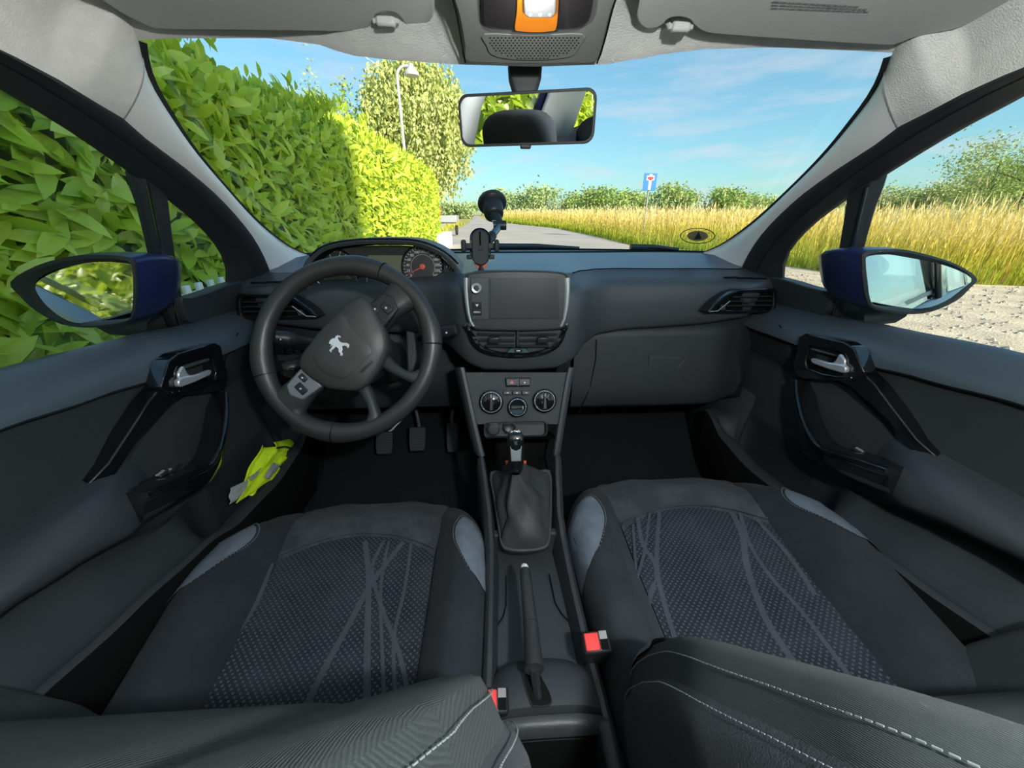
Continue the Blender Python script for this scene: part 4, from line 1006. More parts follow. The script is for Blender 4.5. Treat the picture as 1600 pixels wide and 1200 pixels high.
for r in rows[:2]:
    for p in r: p.z = max(p.z, 0.955)
MB().grid(rows, cu=True).build('hood', 'dash_soft', cl, smooth=50)
MB().grid([hi, [p+V((0, 0.055, -0.004))+(p-cc)*(-0.05) for p in hi]], cu=True).build('hood_lining', 'void_black', cl, smooth=50)
MB().tube([p for p in spline([P(*q, y=CY-0.004) for q in [(484, 400), (500, 387), (522, 379), (560, 374), (600, 373), (640, 374), (668, 380), (695, 393), (716, 412)]], 4)], 0.0022, 6).build('hood_trim', 'piano_black', cl)
fy = CY+0.045
k_f = lambda p: p+V((0, 0.041, -0.004))+(p-cc)*(-0.04)
mb = MB(); mb.add([k_f(p) for p in hi], [tuple(range(n))]); mb.build('dial_board', 'dial_face', cl, smooth=0)
def dial(px, py, rpx, label, needle, n_ticks, numbers):
    c = P(px, py, y=fy-0.004); r = rpx*fy*0.98/FPX; x, y = V((1, 0, 0)), V((0, 0.16, 1)).normalized(); nrm = V((0, -1, 0.16)).normalized()
    d = MB().lathe([(r*1.02, 0.0), (r*1.02, 0.007), (r*0.97, 0.009), (r*0.93, 0.006)], c, nrm, 40).build('dial', 'dark_chrome', cl, label=label)
    mb = MB(); mb.add(circ(c+nrm*0.003, x, y, r*0.95, 40), [tuple(range(40))]); mb.build('dial_plate', 'dial_face', d, smooth=0)
    mb = MB()
    for k in range(n_ticks):
        a = rad(215-250*k/(n_ticks-1)); e = x*math.cos(a)+y*math.sin(a); tt = nrm.cross(e); L = 0.10 if k % 2 == 0 else 0.06
        p0 = c+nrm*0.0042+e*r*0.92; p1 = c+nrm*0.0042+e*r*(0.92-L); w = tt*r*0.012
        mb.add([p0-w, p0+w, p1+w, p1-w], [(0, 1, 2, 3)])
    mb.build('scale_marks', 'print_white', d, smooth=0)
    mb = MB()
    ring_o = circ(c+nrm*0.0041, x, y, r*0.58, 30, -35, 215); ring_i = circ(c+nrm*0.0041, x, y, r*0.555, 30, -35, 215)
    mb.grid([ring_o, ring_i]); mb.build('inner_ring', 'print_grey', d, smooth=0)
    for k, s_ in enumerate(numbers):
        a = rad(215-250*k/(len(numbers)-1)); e = x*math.cos(a)+y*math.sin(a)
        text(s_, r*0.17, c+nrm*0.0045+e*r*0.715, x, y, 'dial_number', 'print_white', d, 0.0001)
    a = rad(needle); e = x*math.cos(a)+y*math.sin(a); tt = nrm.cross(e)
    mb = MB(); mb.prism([c+nrm*0.008-e*r*0.1-tt*r*0.03, c+nrm*0.008+e*r*0.8-tt*r*0.008, c+nrm*0.008+e*r*0.8+tt*r*0.008, c+nrm*0.008-e*r*0.1+tt*r*0.03], -nrm*0.001)
    mb.lathe([(r*0.14, 0.006), (r*0.13, 0.011), (0, 0.012)], c, nrm, 16); mb.build('needle', 'needle_red', d)
dial(661, 417, 31, 'speedometer dial with a red needle', 205, 27, ['0', '20', '40', '60', '80', '100', '120', '140', '160', '180', '200', '220', '240'])
dial(527, 423, 31, 'rev counter dial half hidden by the steering wheel rim', 150, 15, ['0', '1', '2', '3', '4', '5', '6', '7'])
lc = [P(*p, y=fy-0.006) for p in [(575, 399), (629, 399), (629, 427), (575, 427)]]
MB().prism(lc, (0, 0.004, 0)).build('lcd_panel', 'lcd_olive', cl, smooth=0)
# chrome line round the lower edge of each dial bay
for q in ([(520, 452), (600, 449), (680, 447), (700, 440), (711, 424)], [(489, 430), (500, 444), (514, 450), (560, 452), (572, 446), (573, 434)]):
    MB().tube(spline([P(*p, y=CY+0.012) for p in q], 4), 0.0018, 6).build('chrome_line', 'satin_chrome', cl)
# fuel gauge ticks at the right of the cluster
for k in range(6):
    a = rad(-30+22*k); c = P(697, 428, y=fy-0.004); MB().box(c+V((0.018*math.cos(a), 0, 0.018*math.sin(a))), (0.005, 0.001, 0.0014), Matrix.Rotation(-a, 3, 'Y')).build('fuel_mark', 'print_white' if k else 'needle_red', cl)

# ================================================================ touchscreen and centre vents
sn = V((0, -1, 0.12)).normalized(); S_PL = (V((0, 0.785, 0.955)), sn)
sq = lambda px, py, d=0.0: P(px, py, pl=S_PL)+sn*d
ts = thing('touchscreen_unit', 'touchscreen unit with silver side strips on top of the centre stack', 'touchscreen', (0, 0.8, 0.86))
bo = spline([sq(*p) for p in [(727, 432), (733, 426), (760, 423), (808, 422), (856, 423), (883, 426), (889, 433), (889, 470), (886, 500), (880, 513), (850, 516), (808, 517), (766, 516), (741, 514), (733, 500), (729, 470)]], 3, True)
bc = sum(bo, V((0, 0, 0)))/len(bo)
MB().grid([[bc+(p-bc)*1.0-sn*0.07 for p in bo], [p-sn*0.006 for p in bo], [bc+(p-bc)*0.985+sn*0.001 for p in bo], [bc+(p-bc)*0.955+sn*0.002 for p in bo], [bc+(p-bc)*0.94 for p in bo]], cu=True).build('bezel_frame', 'dash_hard', ts, smooth=40)
mb = MB(); mb.prism([bc+(p-bc)*0.945-sn*0.001 for p in bo], -sn*0.02); mb.build('bezel_back', 'black_plastic', ts)
MB().prism([sq(*p, 0.0005) for p in [(735, 433), (764, 433), (764, 499), (737, 499)]], -sn*0.004).build('control_strip', 'dash_hard', ts, bevel=0.001)
MB().prism([sq(*p, 0.0015) for p in [(766, 435), (871, 435), (871, 498), (766, 498)]], -sn*0.004).build('screen', 'screen_glass', ts, bevel=0.0005)
MB().prism([sq(*p, 0.0005) for p in [(873, 433), (881, 433), (880, 499), (873, 499)]], -sn*0.004).build('screen_border', 'black_plastic', ts)
c = sq(744.5, 450, 0); MB().lathe([(0.0105, 0.0), (0.0105, 0.009), (0.009, 0.011), (0.0055, 0.0105), (0.005, 0.006), (0, 0.006)], c, sn, 24).build('volume_knob', 'satin_chrome', ts)
MB().lathe([(0.0052, 0.004), (0.0048, 0.0112), (0, 0.0115)], c, sn, 16).build('knob_cap', 'black_plastic', ts)
for (py, s_) in ((477, '\u25bc'), (487.5, 'MENU')):
    c = sq(745.5, py, 0.001); up_ = V((0, 0.12, 1)).normalized()
    MB().box(c, (0.0185, 0.005, 0.0125)).build('menu_button' if s_ == 'MENU' else 'source_button', 'black_plastic', ts, bevel=0.001)
    if s_ == 'MENU': text(s_, 0.0052, c+sn*0.0034, (1, 0, 0), up_, 'button_lettering', 'print_white', ts)
    else:
        e = c+sn*0.003; MB().add([e+V((-0.0035, 0, 0.0025)), e+V((0.0035, 0, 0.0025)), e+V((0, 0, -0.003))], [(0, 2, 1)]).build('button_mark', 'print_white', ts, smooth=0)
for q in ([(728.5, 434), (729, 455), (731, 480), (735, 500), (740, 510)], [(886, 434), (886.5, 455), (885, 480), (882, 498), (877, 510)]):
    L = spline([sq(*p, 0.002) for p in q], 4); MB().grid([[p+V((s_*0.0045*w, 0, 0))+sn*(0.004*(1-s_*s_)-0.003) for s_ in (-1, -0.5, 0, 0.5, 1)] for p, w in [(p, 1.2-0.5*i/len(L)) for i, p in enumerate(L)]]).build('silver_strip', 'satin_chrome', ts, smooth=60)

cv = thing('centre_vents', 'pair of slatted air vents in a black gloss bowl below the touchscreen', 'air vent', (0, 0.79, 0.83))
V_PL = (V((0, 0.786, 0.86)), V((0, -1, 0.25)).normalized()); vn = V_PL[1]
vq = lambda px, py, d=0.0: P(px, py, pl=V_PL)+vn*d
bow_o = [(727, 505), (731, 520), (738, 535), (748, 546), (765, 553), (785, 556), (808, 557.5), (832, 556), (852, 553), (868, 546), (878, 535), (884, 520), (887, 505), (850, 504), (808, 504), (766, 504)]
bow_i = [(738, 515), (742, 524), (748, 535), (756, 542), (769, 547), (786, 550), (808, 551), (830, 550), (847, 547), (860, 542), (868, 535), (874, 524), (877, 515), (850, 514), (808, 514), (766, 514)]
BO = spline([vq(*p, 0.002) for p in bow_o], 3, True); BI = spline([vq(*p, 0.0) for p in bow_i], 3, True)
MB().grid([[p-vn*0.03 for p in BO], BO, [p.lerp(q, 0.5)+vn*0.003 for p, q in zip(BO, BI)], BI, [p-vn*0.028 for p in BI]], cu=True).build('gloss_rim', 'piano_black', cv, smooth=40)
mb = MB(); mb.add([p-vn*0.026 for p in BI], [tuple(range(len(BI)))]); mb.build('throat', 'void_black', cv, smooth=0)
for (py, hw) in ((523, 63), (532, 59), (541, 50)):
    for sg in (-1, 1):
        a = vq(808+sg*4, py, -0.004); b = vq(808+sg*hw, py-1.0, -0.004)
        MB().tube([a, b], 0.0075, 6, flat=0.25, up=(0, 0, 1)).build('slat', 'dash_hard', cv)
MB().box(vq(809, 526, -0.002), (0.006, 0.012, 0.042)).build('divider', 'dash_hard', cv, bevel=0.002)
for px in (772, 848): MB().box(vq(px, 531, 0.004), (0.025, 0.010, 0.014)).build('vent_tab', 'black_plastic', cv, bevel=0.003)
MB().prism([vq(*p, 0.006) for p in [(790, 552), (797, 543), (822, 543), (828, 552)]], -vn*0.02).build('vent_wheel_housing', 'piano_black', cv, bevel=0.002)
MB().box(vq(809.5, 547.5, 0.006), (0.017, 0.006, 0.006)).build('vent_wheel', 'black_plastic', cv, bevel=0.001)
MB().box(vq(809.5, 547.5, 0.0095), (0.008, 0.0006, 0.002)).build('wheel_mark', 'print_white', cv)

# ================================================================ centre stack
kn = V((0, -0.927, 0.376)).normalized(); K_PL = (V((0, 0.778, 0.785)), kn)
kq = lambda px, py, d=0.0: P(px, py, pl=K_PL)+kn*d
kup = V((0, 0.376, 0.927)).normalized(); kx = V((1, 0, 0))
cs = thing('centre_stack', 'centre stack with three round climate knobs and a storage shelf', 'control panel', (0, 0.78, 0.6))
L_ = [kq(*p) for p in [(716, 556), (724, 590), (734, 635), (744, 680), (752, 712)]]; R_ = [kq(*p) for p in [(897, 556), (889, 590), (881, 635), (874, 680), (869, 712)]]
Ls, Rs = spline(L_, 5), spline(R_, 5)
# facing panel down to the shelf, slightly hollow
ncut = 14
rows = [[l.lerp(r, k/12)+kn*(-0.006*math.sin(math.pi*k/12)) for k in range(13)] for l, r in list(zip(Ls, Rs))[4:ncut]]
MB().grid(rows).build('panel', 'lower_trim', cs, smooth=60)
for S_, sg in ((Ls, -1), (Rs, 1)):
    rows = [[p+V((sg*a, 0, 0))+kn*b for a, b in ((-0.008, -0.002), (-0.006, 0.006), (0.0, 0.008), (0.006, 0.004), (0.02, -0.05), (0.03, -0.20))] for p in S_[3:]]
    MB().grid(rows).build('side_strip', 'dash_soft', cs, smooth=50)
    base = S_[-1]
# hazard and lock buttons
MB().prism([kq(*p, 0.001) for p in [(789, 590), (830, 590), (828, 604), (791, 604)]], -kn*0.012).build('button_surround', 'black_plastic', cs, bevel=0.002)
for (px, nm) in ((799.5, 'hazard_button'), (819.5, 'lock_button')):
    b = MB().box((0, 0, 0), (0.001, 0.001, 0.001)); b = MB().prism([kq(px+dx, 597+dy, 0.005) for dx, dy in ((-9, -5.5), (9, -5.5), (8.6, 5.5), (-8.6, 5.5))], -kn*0.008).build(nm, 'dash_hard', cs, bevel=0.0015)
    c = kq(px, 597, 0.0056)
    if nm[0] == 'h':
        tri = [c+kup*0.0042, c-kup*0.003+kx*0.0042, c-kup*0.003-kx*0.0042]; cc_ = sum(tri, V((0, 0, 0)))/3
        MB().ring(tri, [cc_+(p-cc_)*0.45 for p in tri], kn*0.0003).build('warning_triangle', 'accent_red', b)
    else:
        MB().box(c-kup*0.001, (0.003, 0.0006, 0.004)).build('lock_icon', 'print_white', b)
for k in range(3):
    MB().prism([kq(793+14.5*k+dx, 613.5+dy, 0.003) for dx, dy in ((-6.6, -3), (6.6, -3), (6.4, 3), (-6.4, 3))], -kn*0.008).build('mode_button', 'dash_hard', cs, bevel=0.001)
    MB().box(kq(793+14.5*k, 613.5, 0.0036), (0.0045, 0.0006, 0.0022)).build('button_icon', 'print_white', cs)
def knob(px, py, r, marks, red):
    c = kq(px, py, 0.0); k = MB().lathe([(r*1.22, -0.004), (r*1.2, 0.004), (r*1.08, 0.006), (r*1.05, 0.004)], c, kn, 36).build('climate_knob', 'piano_black', cs)
    MB().lathe([(r*1.03, 0.002), (r*1.03, 0.007), (r*0.96, 0.008), (r*0.95, 0.005)], c, kn, 36).build('knob_ring', 'satin_chrome', k)
    MB().lathe([(r*0.93, 0.0), (r*0.92, 0.006), (r*0.86, 0.007), (0, 0.007)], c, kn, 36).build('knob_face', 'piano_black', k)
    a = rad(marks); e = kx*math.cos(a)+kup*math.sin(a); tt = kn.cross(e)
    mb = MB(); mb.prism([c+kn*0.013+e*r*0.82+tt*r*0.10, c+kn*0.013-e*r*0.82+tt*r*0.22, c+kn*0.013-e*r*0.82-tt*r*0.22, c+kn*0.013+e*r*0.82-tt*r*0.10], -kn*0.007); mb.build('knob_grip', 'black_plastic', k, bevel=0.002)
    MB().box(c+kn*0.0135+e*r*0.6, (0.0016, 0.0016, r*0.36), None).build('grip_mark', 'print_white', k)
    for j in range(7):
        a = rad(-40+260*j/6); e = kx*math.cos(a)+kup*math.sin(a); MB().lathe([(0.0011, 0.0), (0, 0.0004)], c+kn*0.0082+e*r*0.99, kn, 6).build('dial_dot', 'accent_red' if (red and j < 3) else 'print_white', k)
knob(767.5, 628, 0.0222, 90, False); knob(850.5, 626, 0.0222, 90, True); knob(808.5, 636, 0.0185, 0, False)
# shelf with sockets, dark cavity
sh = kq(806, 672, -0.006)
so = rrect(kq(806, 671), kx, kup, 0.142, 0.034, 0.010)
MB().ring([p+kn*0.002 for p in so], [kq(806, 671)+(p-kq(806, 671))*0.93 for p in so], -kn*0.03).build('shelf_rim', 'black_plastic', cs, bevel=0.0015)
mb = MB(); mb.add([p-kn*0.014 for p in so], [tuple(range(len(so)))]); mb.build('shelf_back', 'dash_hard', cs, smooth=0)
for (px, py, r, nm) in ((771, 671, 0.0118, 'socket_cap'), (796, 668, 0.0118, 'power_socket')):
    c = kq(px, py, -0.012)
    s_ = MB().lathe([(r*1.25, 0.0), (r*1.22, 0.010), (r, 0.011), (r*0.95, 0.004 if nm[0] == 'p' else 0.0125), (0, 0.0 if nm[0] == 'p' else 0.013)], c, kn, 24).build(nm, 'black_plastic', cs)
# cavity between the shelf and the gaiter
cvt = [kq(752, 686), kq(871, 686)]; lowc = [P(764, 737, z=0.585), P(862, 735, z=0.585)]
MB().grid([[cvt[0]-kn*0.002, cvt[1]-kn*0.002], [cvt[0]-kn*0.10, cvt[1]-kn*0.10], [lowc[0]+V((0, 0.10, -0.03)), lowc[1]+V((0, 0.10, -0.03))], [lowc[0]+V((0, 0.01, -0.03)), lowc[1]+V((0, 0.01, -0.03))]]).build('storage_cavity', 'void_black', cs)
for px in (792, 820): MB().box(P(px, 727, y=0.665), (0.006, 0.006, 0.022)).build('cavity_accent', 'accent_red', cs, bevel=0.001)

# ================================================================ tunnel console
con = thing('tunnel_console', 'dark plastic tunnel console between the front seats with tray and cup holder', 'console', (0, 0.4, 0.28))
# side walls from the stack back to the cup holder: (y, half width of top inner edge left/right, z)
rail = [(0.70, -0.086, 0.072, 0.634), (0.64, -0.077, 0.066, 0.603), (0.58, -0.070, 0.060, 0.578), (0.52, -0.067, 0.060, 0.560), (0.44, -0.068, 0.061, 0.552), (0.36, -0.070, 0.062, 0.550), (0.28, -0.072, 0.066, 0.550), (0.18, -0.074, 0.070, 0.548), (-0.10, -0.076, 0.072, 0.540)]
yy_ = [0.70-0.8*i/40 for i in range(41)]
def rl(y, k): return pw(y, sorted([(r[0], r[k]) for r in rail]))
for (k, sg) in ((1, -1), (2, 1)):
    rows = []
    for y in yy_:
        x = rl(y, k); z = rl(y, 3)
        rows.append([V((x-sg*0.010, y, z-0.06)), V((x-sg*0.003, y, z-0.008)), V((x, y, z)), V((x+sg*0.006, y, z+0.001)), V((x+sg*0.012, y, z-0.005)), V((x+sg*0.015, y, z-0.03)), V((x+sg*0.018, y, 0.40)), V((x+sg*0.022, y, 0.27))])
    MB().grid(rows).build('console_side', 'dash_hard', con, smooth=40)
# tray floor
MB().grid([[V((rl(y, 1)+0.004, y, z)), V((0, y, z-0.004)), V((rl(y, 2)-0.004, y, z))] for (y, z) in ((0.56, 0.50), (0.50, 0.505), (0.42, 0.508), (0.30, 0.508), (0.265, 0.508))]).build('tray', 'armrest_skin', con, smooth=60)
MB().box((-0.004, 0.565, 0.50), (0.13, 0.016, 0.10)).build('tray_front', 'dash_hard', con, bevel=0.004)
for sg in (-1, 1): MB().tube([V((sg*0.040-0.005, 0.50, 0.509)), V((sg*0.042-0.005, 0.44, 0.511)), V((sg*0.048-0.004, 0.42, 0.513)), V((sg*0.058-0.004, 0.405, 0.514))], 0.001, 5).build('tray_seam', 'void_black', con)
# handbrake housing: humped cover with a slot
rows = []
hb = [(0.338, 0.508), (0.334, 0.543), (0.326, 0.555), (0.312, 0.562), (0.292, 0.566), (0.276, 0.567), (0.266, 0.566), (0.262, 0.555)]
for (y, z) in hb:
    row = []
    for k in range(17):
        u = -1+k/8; x = lerp(rl(y, 1)-0.004, rl(y, 2)+0.004, (u+1)/2)
        row.append(V((x, y-0.014*abs(u)**3*(1 if y > 0.3 else 0), z-0.020*abs(u)**4)))
    rows.append(row)
MB().grid(rows).build('handbrake_cover', 'dash_hard', con, smooth=50)
sl = spline([P(*p, z=0.5685) for p in [(817, 1054), (840, 1052), (848, 1062), (862, 1090), (858, 1103), (836, 1105), (828, 1098)]], 3, True)
mb = MB(); mb.add([p+V((0, 0, 0.0005)) for p in sl], [tuple(range(len(sl)))]); mb.build('lever_slot', 'void_black', con, smooth=0)
MB().ring(sl, [p.lerp(sum(sl, V((0, 0, 0)))/len(sl), 0.06) for p in sl], (0, 0, 0.0015)).build('slot_rim', 'black_plastic', con)
# rear box with cup holder opening
rows = []
for (y, z, w) in ((0.262, 0.550, 0), (0.259, 0.562, 0), (0.252, 0.563, 0), (0.246, 0.559, 0), (0.243, 0.54, 0)):
    rows.append([V((lerp(rl(y, 1)-0.006, rl(y, 2)+0.006, k/12), y, z-0.016*abs(-1+k/6)**4)) for k in range(13)])
MB().grid(rows).build('rear_ledge', 'dash_hard', con, smooth=50)
MB().box((-0.069, 0.075, 0.53), (0.018, 0.36, 0.06)).build('box_wall', 'dash_hard', con, bevel=0.006); MB().box((0.066, 0.075, 0.53), (0.018, 0.36, 0.06)).build('box_wall', 'dash_hard', con, bevel=0.006)
MB().grid([[V((-0.065, y, z)), V((0.065, y, z))] for (y, z) in ((0.2435, 0.545), (0.238, 0.46), (0.02, 0.455), (-0.1, 0.46))]).build('cup_holder', 'void_black', con, smooth=0)

# ---------------------------------------------------------------- handbrake
hbk = thing('handbrake', 'black handbrake lever with a pale push button, lying in the console', 'handbrake', tuple(P(845, 1098, z=0.55)))
tip = P(820, 890, z=0.592); g1 = P(829, 975, z=0.592); g2 = P(835, 1046, z=0.594); pv = P(843, 1100, z=0.560)
L = spline([tip, g1, g2], 8); nL = len(L)
MB().tube(L, [0.0082+0.0042*(i/(nL-1)) if i > 0 else 0.0072 for i in range(nL)], 16).build('grip', 'rubber', hbk, smooth=50)
MB().tube([L[1].lerp(L[2], 0.5), L[1].lerp(L[2], 0.6)], 0.0094, 16, caps=False).build('grip_collar', 'black_plastic', hbk)
MB().tube([L[8], L[8].lerp(L[9], 0.06)], 0.0109, 16, caps=False).build('grip_seam', 'void_black', hbk)
d = (tip-g1).normalized(); MB().lathe([(0.0064, -0.002), (0.0064, 0.004), (0.0052, 0.008), (0.0025, 0.010), (0, 0.0105)], tip, d, 16).build('push_button', 'ivory', hbk)
MB().tube([g2, g2.lerp(pv, 0.5)+V((0, 0, -0.004)), pv], 0.0055, 8).build('lever_bar', 'brushed_steel', hbk)

# ---------------------------------------------------------------- gear lever
gs = thing('gear_lever', 'gear lever with aluminium faced knob and black leather gaiter', 'gear lever', (-0.012, 0.6, 0.57))
gq = lambda px, py, d=0.0: P(px, py, pl=(V((0, 0.60, 0.585)), V((0, -0.45, 0.89)).normalized()))+V((0, -0.45, 0.89)).normalized()*d
base = spline([gq(*p) for p in [(769, 740), (800, 742), (830, 741), (857, 738), (860, 780), (859, 820), (856, 846), (845, 855), (818, 858), (795, 856), (785, 848), (780, 820), (774, 780)]], 3, True)
bcen = sum(base, V((0, 0, 0)))/len(base)
MB().ring([bcen+(p-bcen)*1.07 for p in base], [bcen+(p-bcen)*0.97 for p in base], (0, 0.012, -0.02)).build('gaiter_frame', 'dash_hard', gs, bevel=0.003)
kb = P(805.5, 733, y=0.585); rows = []; nb = len(base); rs = random.Random(4)
cz = [(0, 1.0), (0.12, 0.93), (0.25, 0.80), (0.4, 0.64), (0.55, 0.50), (0.7, 0.38), (0.85, 0.27), (1.0, 0.17)]
for t_, s_ in cz:
    cen = bcen.lerp(kb, t_); row = []
    for i, p in enumerate(base):
        a = math.atan2(p.y-bcen.y, p.x-bcen.x); fold = 1+0.20*math.sin(4*a+6*t_)*math.sin(math.pi*t_)+0.13*math.sin(3*a-9*t_+1)*math.sin(math.pi*t_)
        row.append(cen+(p-bcen)*(s_*fold))
    rows.append(row)
MB().grid(rows, cu=True).build('gaiter', 'gaiter_leather', gs, smooth=70, sub=1)
MB().tube([r[-8]+V((0, -0.001, 0.001)) for r in rows], 0.0012, 5).build('gaiter_seam', 'void_black', gs)
ku = V((0, 0.35, 1)).normalized(); kr = V((1, 0, 0)); kf = kr.cross(ku)
kc = P(805.5, 702, y=0.575)
def kring(h, w, d, r=0.5): return [kc+ku*h+kr*(w*math.copysign(abs(math.cos(a))**r, math.cos(a)))-kf*0-(ku.cross(kr))*(-d*math.copysign(abs(math.sin(a))**r, math.sin(a))) for a in [2*math.pi*k/24 for k in range(24)]]
rows = [kring(-0.040, 0.010, 0.010), kring(-0.034, 0.0125, 0.012), kring(-0.02, 0.0138, 0.014), kring(0.0, 0.0150, 0.016), kring(0.018, 0.0155, 0.017), kring(0.027, 0.0140, 0.0155), kring(0.031, 0.010, 0.012), kring(0.032, 0.001, 0.001)]
MB().grid(rows, cu=True).build('knob', 'piano_black', gs, smooth=60)
fc = kf if kf.y < 0 else -kf
MB().prism([kc+ku*a+kr*b+fc*(0.0166+0.0 if a < 0.02 else 0.0155) for a, b in ((0.022, -0.0115), (0.022, 0.0115), (-0.018, 0.0095), (-0.018, -0.0095))], -fc*0.003).build('knob_plate', 'brushed_steel', gs, bevel=0.002)
tpc = kc+ku*0.0322
MB().ring([tpc+kr*a+fc*b for a, b in ((-0.009, -0.009), (0.009, -0.009), (0.009, 0.009), (-0.009, 0.009))], [tpc+kr*a*0.96+fc*b*0.96 for a, b in ((-0.009, -0.009), (0.009, -0.009), (0.009, 0.009), (-0.009, 0.009))], ku*0.0002).build('shift_plate', 'black_plastic', gs)
for k, s_ in enumerate('135'): text(s_, 0.007, tpc+kr*(-0.0065+0.0065*k)-fc*0.0045+ku*0.0005, kr, -fc, 'gear_number', 'print_white', gs)
for k, s_ in enumerate('24R'): text(s_, 0.007, tpc+kr*(-0.0065+0.0065*k)+fc*0.0050+ku*0.0005, kr, -fc, 'gear_number', 'print_white', gs)
mb = MB(); mb.box(tpc+ku*0.0005, (0.014, 0.0006, 0.0006))
for k in range(3): mb.box(tpc+ku*0.0005+kr*(-0.0065+0.0065*k), (0.0006, 0.004, 0.0006))
mb.build('shift_pattern', 'print_white', gs)

# ================================================================ steering wheel
TW = rad(24.5); wn_ = V((0, -math.cos(TW), math.sin(TW))); wx = V((1, 0, 0)); wy = V((0, math.sin(TW), math.cos(TW)))
WC = P(543.5, 545.5, t=0.72)
rot = rad(43); ex = wx*math.cos(rot)+wy*math.sin(rot); ey = -wx*math.sin(rot)+wy*math.cos(rot)    # the wheel is turned to the left
sw = thing('steering_wheel', 'small black leather steering wheel turned to the left', 'steering wheel', tuple(WC+V((0, 0.1, -0.05))))
def wl(a, b, c=0.0): return WC+ex*a+ey*b+wn_*c
W_PL = (WC, wn_)
def wpx(px, py, c=0.0): return P(px, py, pl=(WC+wn_*c, wn_))
rim = []; RR = []
for k in range(96):
    a = 2*math.pi*k/96; r = 0.1585; sx, sy = math.cos(a), math.sin(a)
    y_ = 0.1555*sy if sy > 0 else 0.1505*math.copysign(abs(sy)**0.93, sy)
    rim.append(wl(r*sx, y_)); RR.append(0.0165+0.0028*math.exp(-((abs(math.degrees(a) % 180-90)-55)/16)**2))
MB().tube(rim, RR, 16, closed=True, up=wn_).build('rim', 'wheel_leather', sw, smooth=80)
for a in (25, 155, 218, 322):
    k = int(a/360*96); q = [p for p in rim[k-1:k+2]]
    MB().tube([q[0].lerp(q[1], 0.9), q[1], q[1].lerp(q[2], 0.1)], RR[k]+0.0006, 20, caps=False, up=wn_).build('rim_seam', 'void_black', sw)
# horizontal spokes and the double lower spoke (in wheel coordinates)
def spoke(pts, ws_, th, nm, m, c0=0.0):
    L = spline(pts, 5); rows = []
    for i, p in enumerate(L):
        t_ = i/(len(L)-1); td = (L[min(len(L)-1, i+1)]-L[max(0, i-1)]).normalized(); s_ = td.cross(wn_); w = pw(t_, ws_)
        rows.append([p+s_*(w*a_)+wn_*(th*b_) for a_, b_ in ((-1, -0.8), (-1.02, 0), (-0.85, 0.8), (-0.4, 1.05), (0.4, 1.05), (0.85, 0.8), (1.02, 0), (1, -0.8))])
    return MB().grid(rows, cu=True).build(nm, m, sw, smooth=60)
for sg in (-1, 1):
    spoke([wl(sg*0.05, 0.004, -0.012), wl(sg*0.09, 0.006, 0.0), wl(sg*0.125, 0.004, 0.002), wl(sg*0.153, 0.002, 0)], [(0, 0.030), (0.5, 0.026), (0.8, 0.030), (1, 0.046)], 0.013, 'spoke', 'wheel_leather')
    spoke([wl(sg*0.030, -0.055, -0.014), wl(sg*0.036, -0.090, -0.006), wl(sg*0.050, -0.122, 0), wl(sg*0.075, -0.138, 0)], [(0, 0.013), (0.5, 0.0085), (1, 0.017)], 0.010, 'lower_spoke', 'dash_hard')
    # button pods
    pod = [wl(sg*a, b, 0.018) for a, b in ((0.078, 0.028), (0.122, 0.024), (0.130, 0.006), (0.120, -0.016), (0.076, -0.022))]
    pd_ = MB().prism(pod, -wn_*0.02).build('button_pod', 'pod_silver' if sg < 0 else 'black_plastic', sw, bevel=0.003)
    for (a, b, w, h) in ((0.090, 0.012, 0.010, 0.016), (0.106, 0.0, 0.014, 0.022)):
        q = [wl(sg*(a+i*w/2), b+j*h/2, 0.0205) for i, j in ((-1, -1), (1, -1), (1, 1), (-1, 1))]
        MB().prism(q, -wn_*0.004).build('wheel_button', 'black_plastic', pd_, bevel=0.002)
        MB().box(wl(sg*a, b, 0.0208), (0.003, 0.001, 0.003)).build('button_icon', 'print_white', pd_)
# airbag cover
hub = [(567, 464), (580, 475), (592, 496), (602, 516), (606, 535), (604, 552), (590, 580), (574, 601), (563, 608), (552, 611), (517, 608), (495, 597), (477, 584), (468, 572), (470, 558), (478, 546), (497, 521), (517, 499), (532, 484), (547, 471), (557, 465)]
H = spline([wpx(*p, 0.022) for p in hub], 3, True); hc = sum(H, V((0, 0, 0)))/len(H)
rows = [[hc+(p-hc)*0.90-wn_*0.055 for p in H], [hc+(p-hc)*0.985-wn_*0.012 for p in H], [hc+(p-hc)*1.0-wn_*0.003 for p in H], [hc+(p-hc)*0.975+wn_*0.004 for p in H], [hc+(p-hc)*0.90+wn_*0.008 for p in H], [hc+(p-hc)*0.6+wn_*0.0125 for p in H], [hc+(p-hc)*0.3+wn_*0.014 for p in H], [hc+(p-hc)*0.01+wn_*0.0145 for p in H]]
MB().grid(rows, cu=True).build('airbag_cover', 'airbag_skin', sw, smooth=50)
# the pentagonal raised shield in the middle of the cover
shp = [(535, 490), (552, 512), (580, 545), (572, 562), (548, 585), (535, 592), (510, 586), (493, 570), (488, 556), (500, 538), (520, 505)]
sh_ = spline([wpx(*p, 0.0345) for p in shp], 3, True); shc = sum(sh_, V((0, 0, 0)))/len(sh_)
MB().grid([[p-wn_*0.012 for p in sh_], [shc+(p-shc)*0.98+wn_*0.0 for p in sh_], [shc+(p-shc)*0.9+wn_*0.0016 for p in sh_], [shc+(p-shc)*0.5+wn_*0.0026 for p in sh_], [shc+(p-shc)*0.01+wn_*0.003 for p in sh_]], cu=True).build('cover_shield', 'airbag_skin', sw, smooth=40)
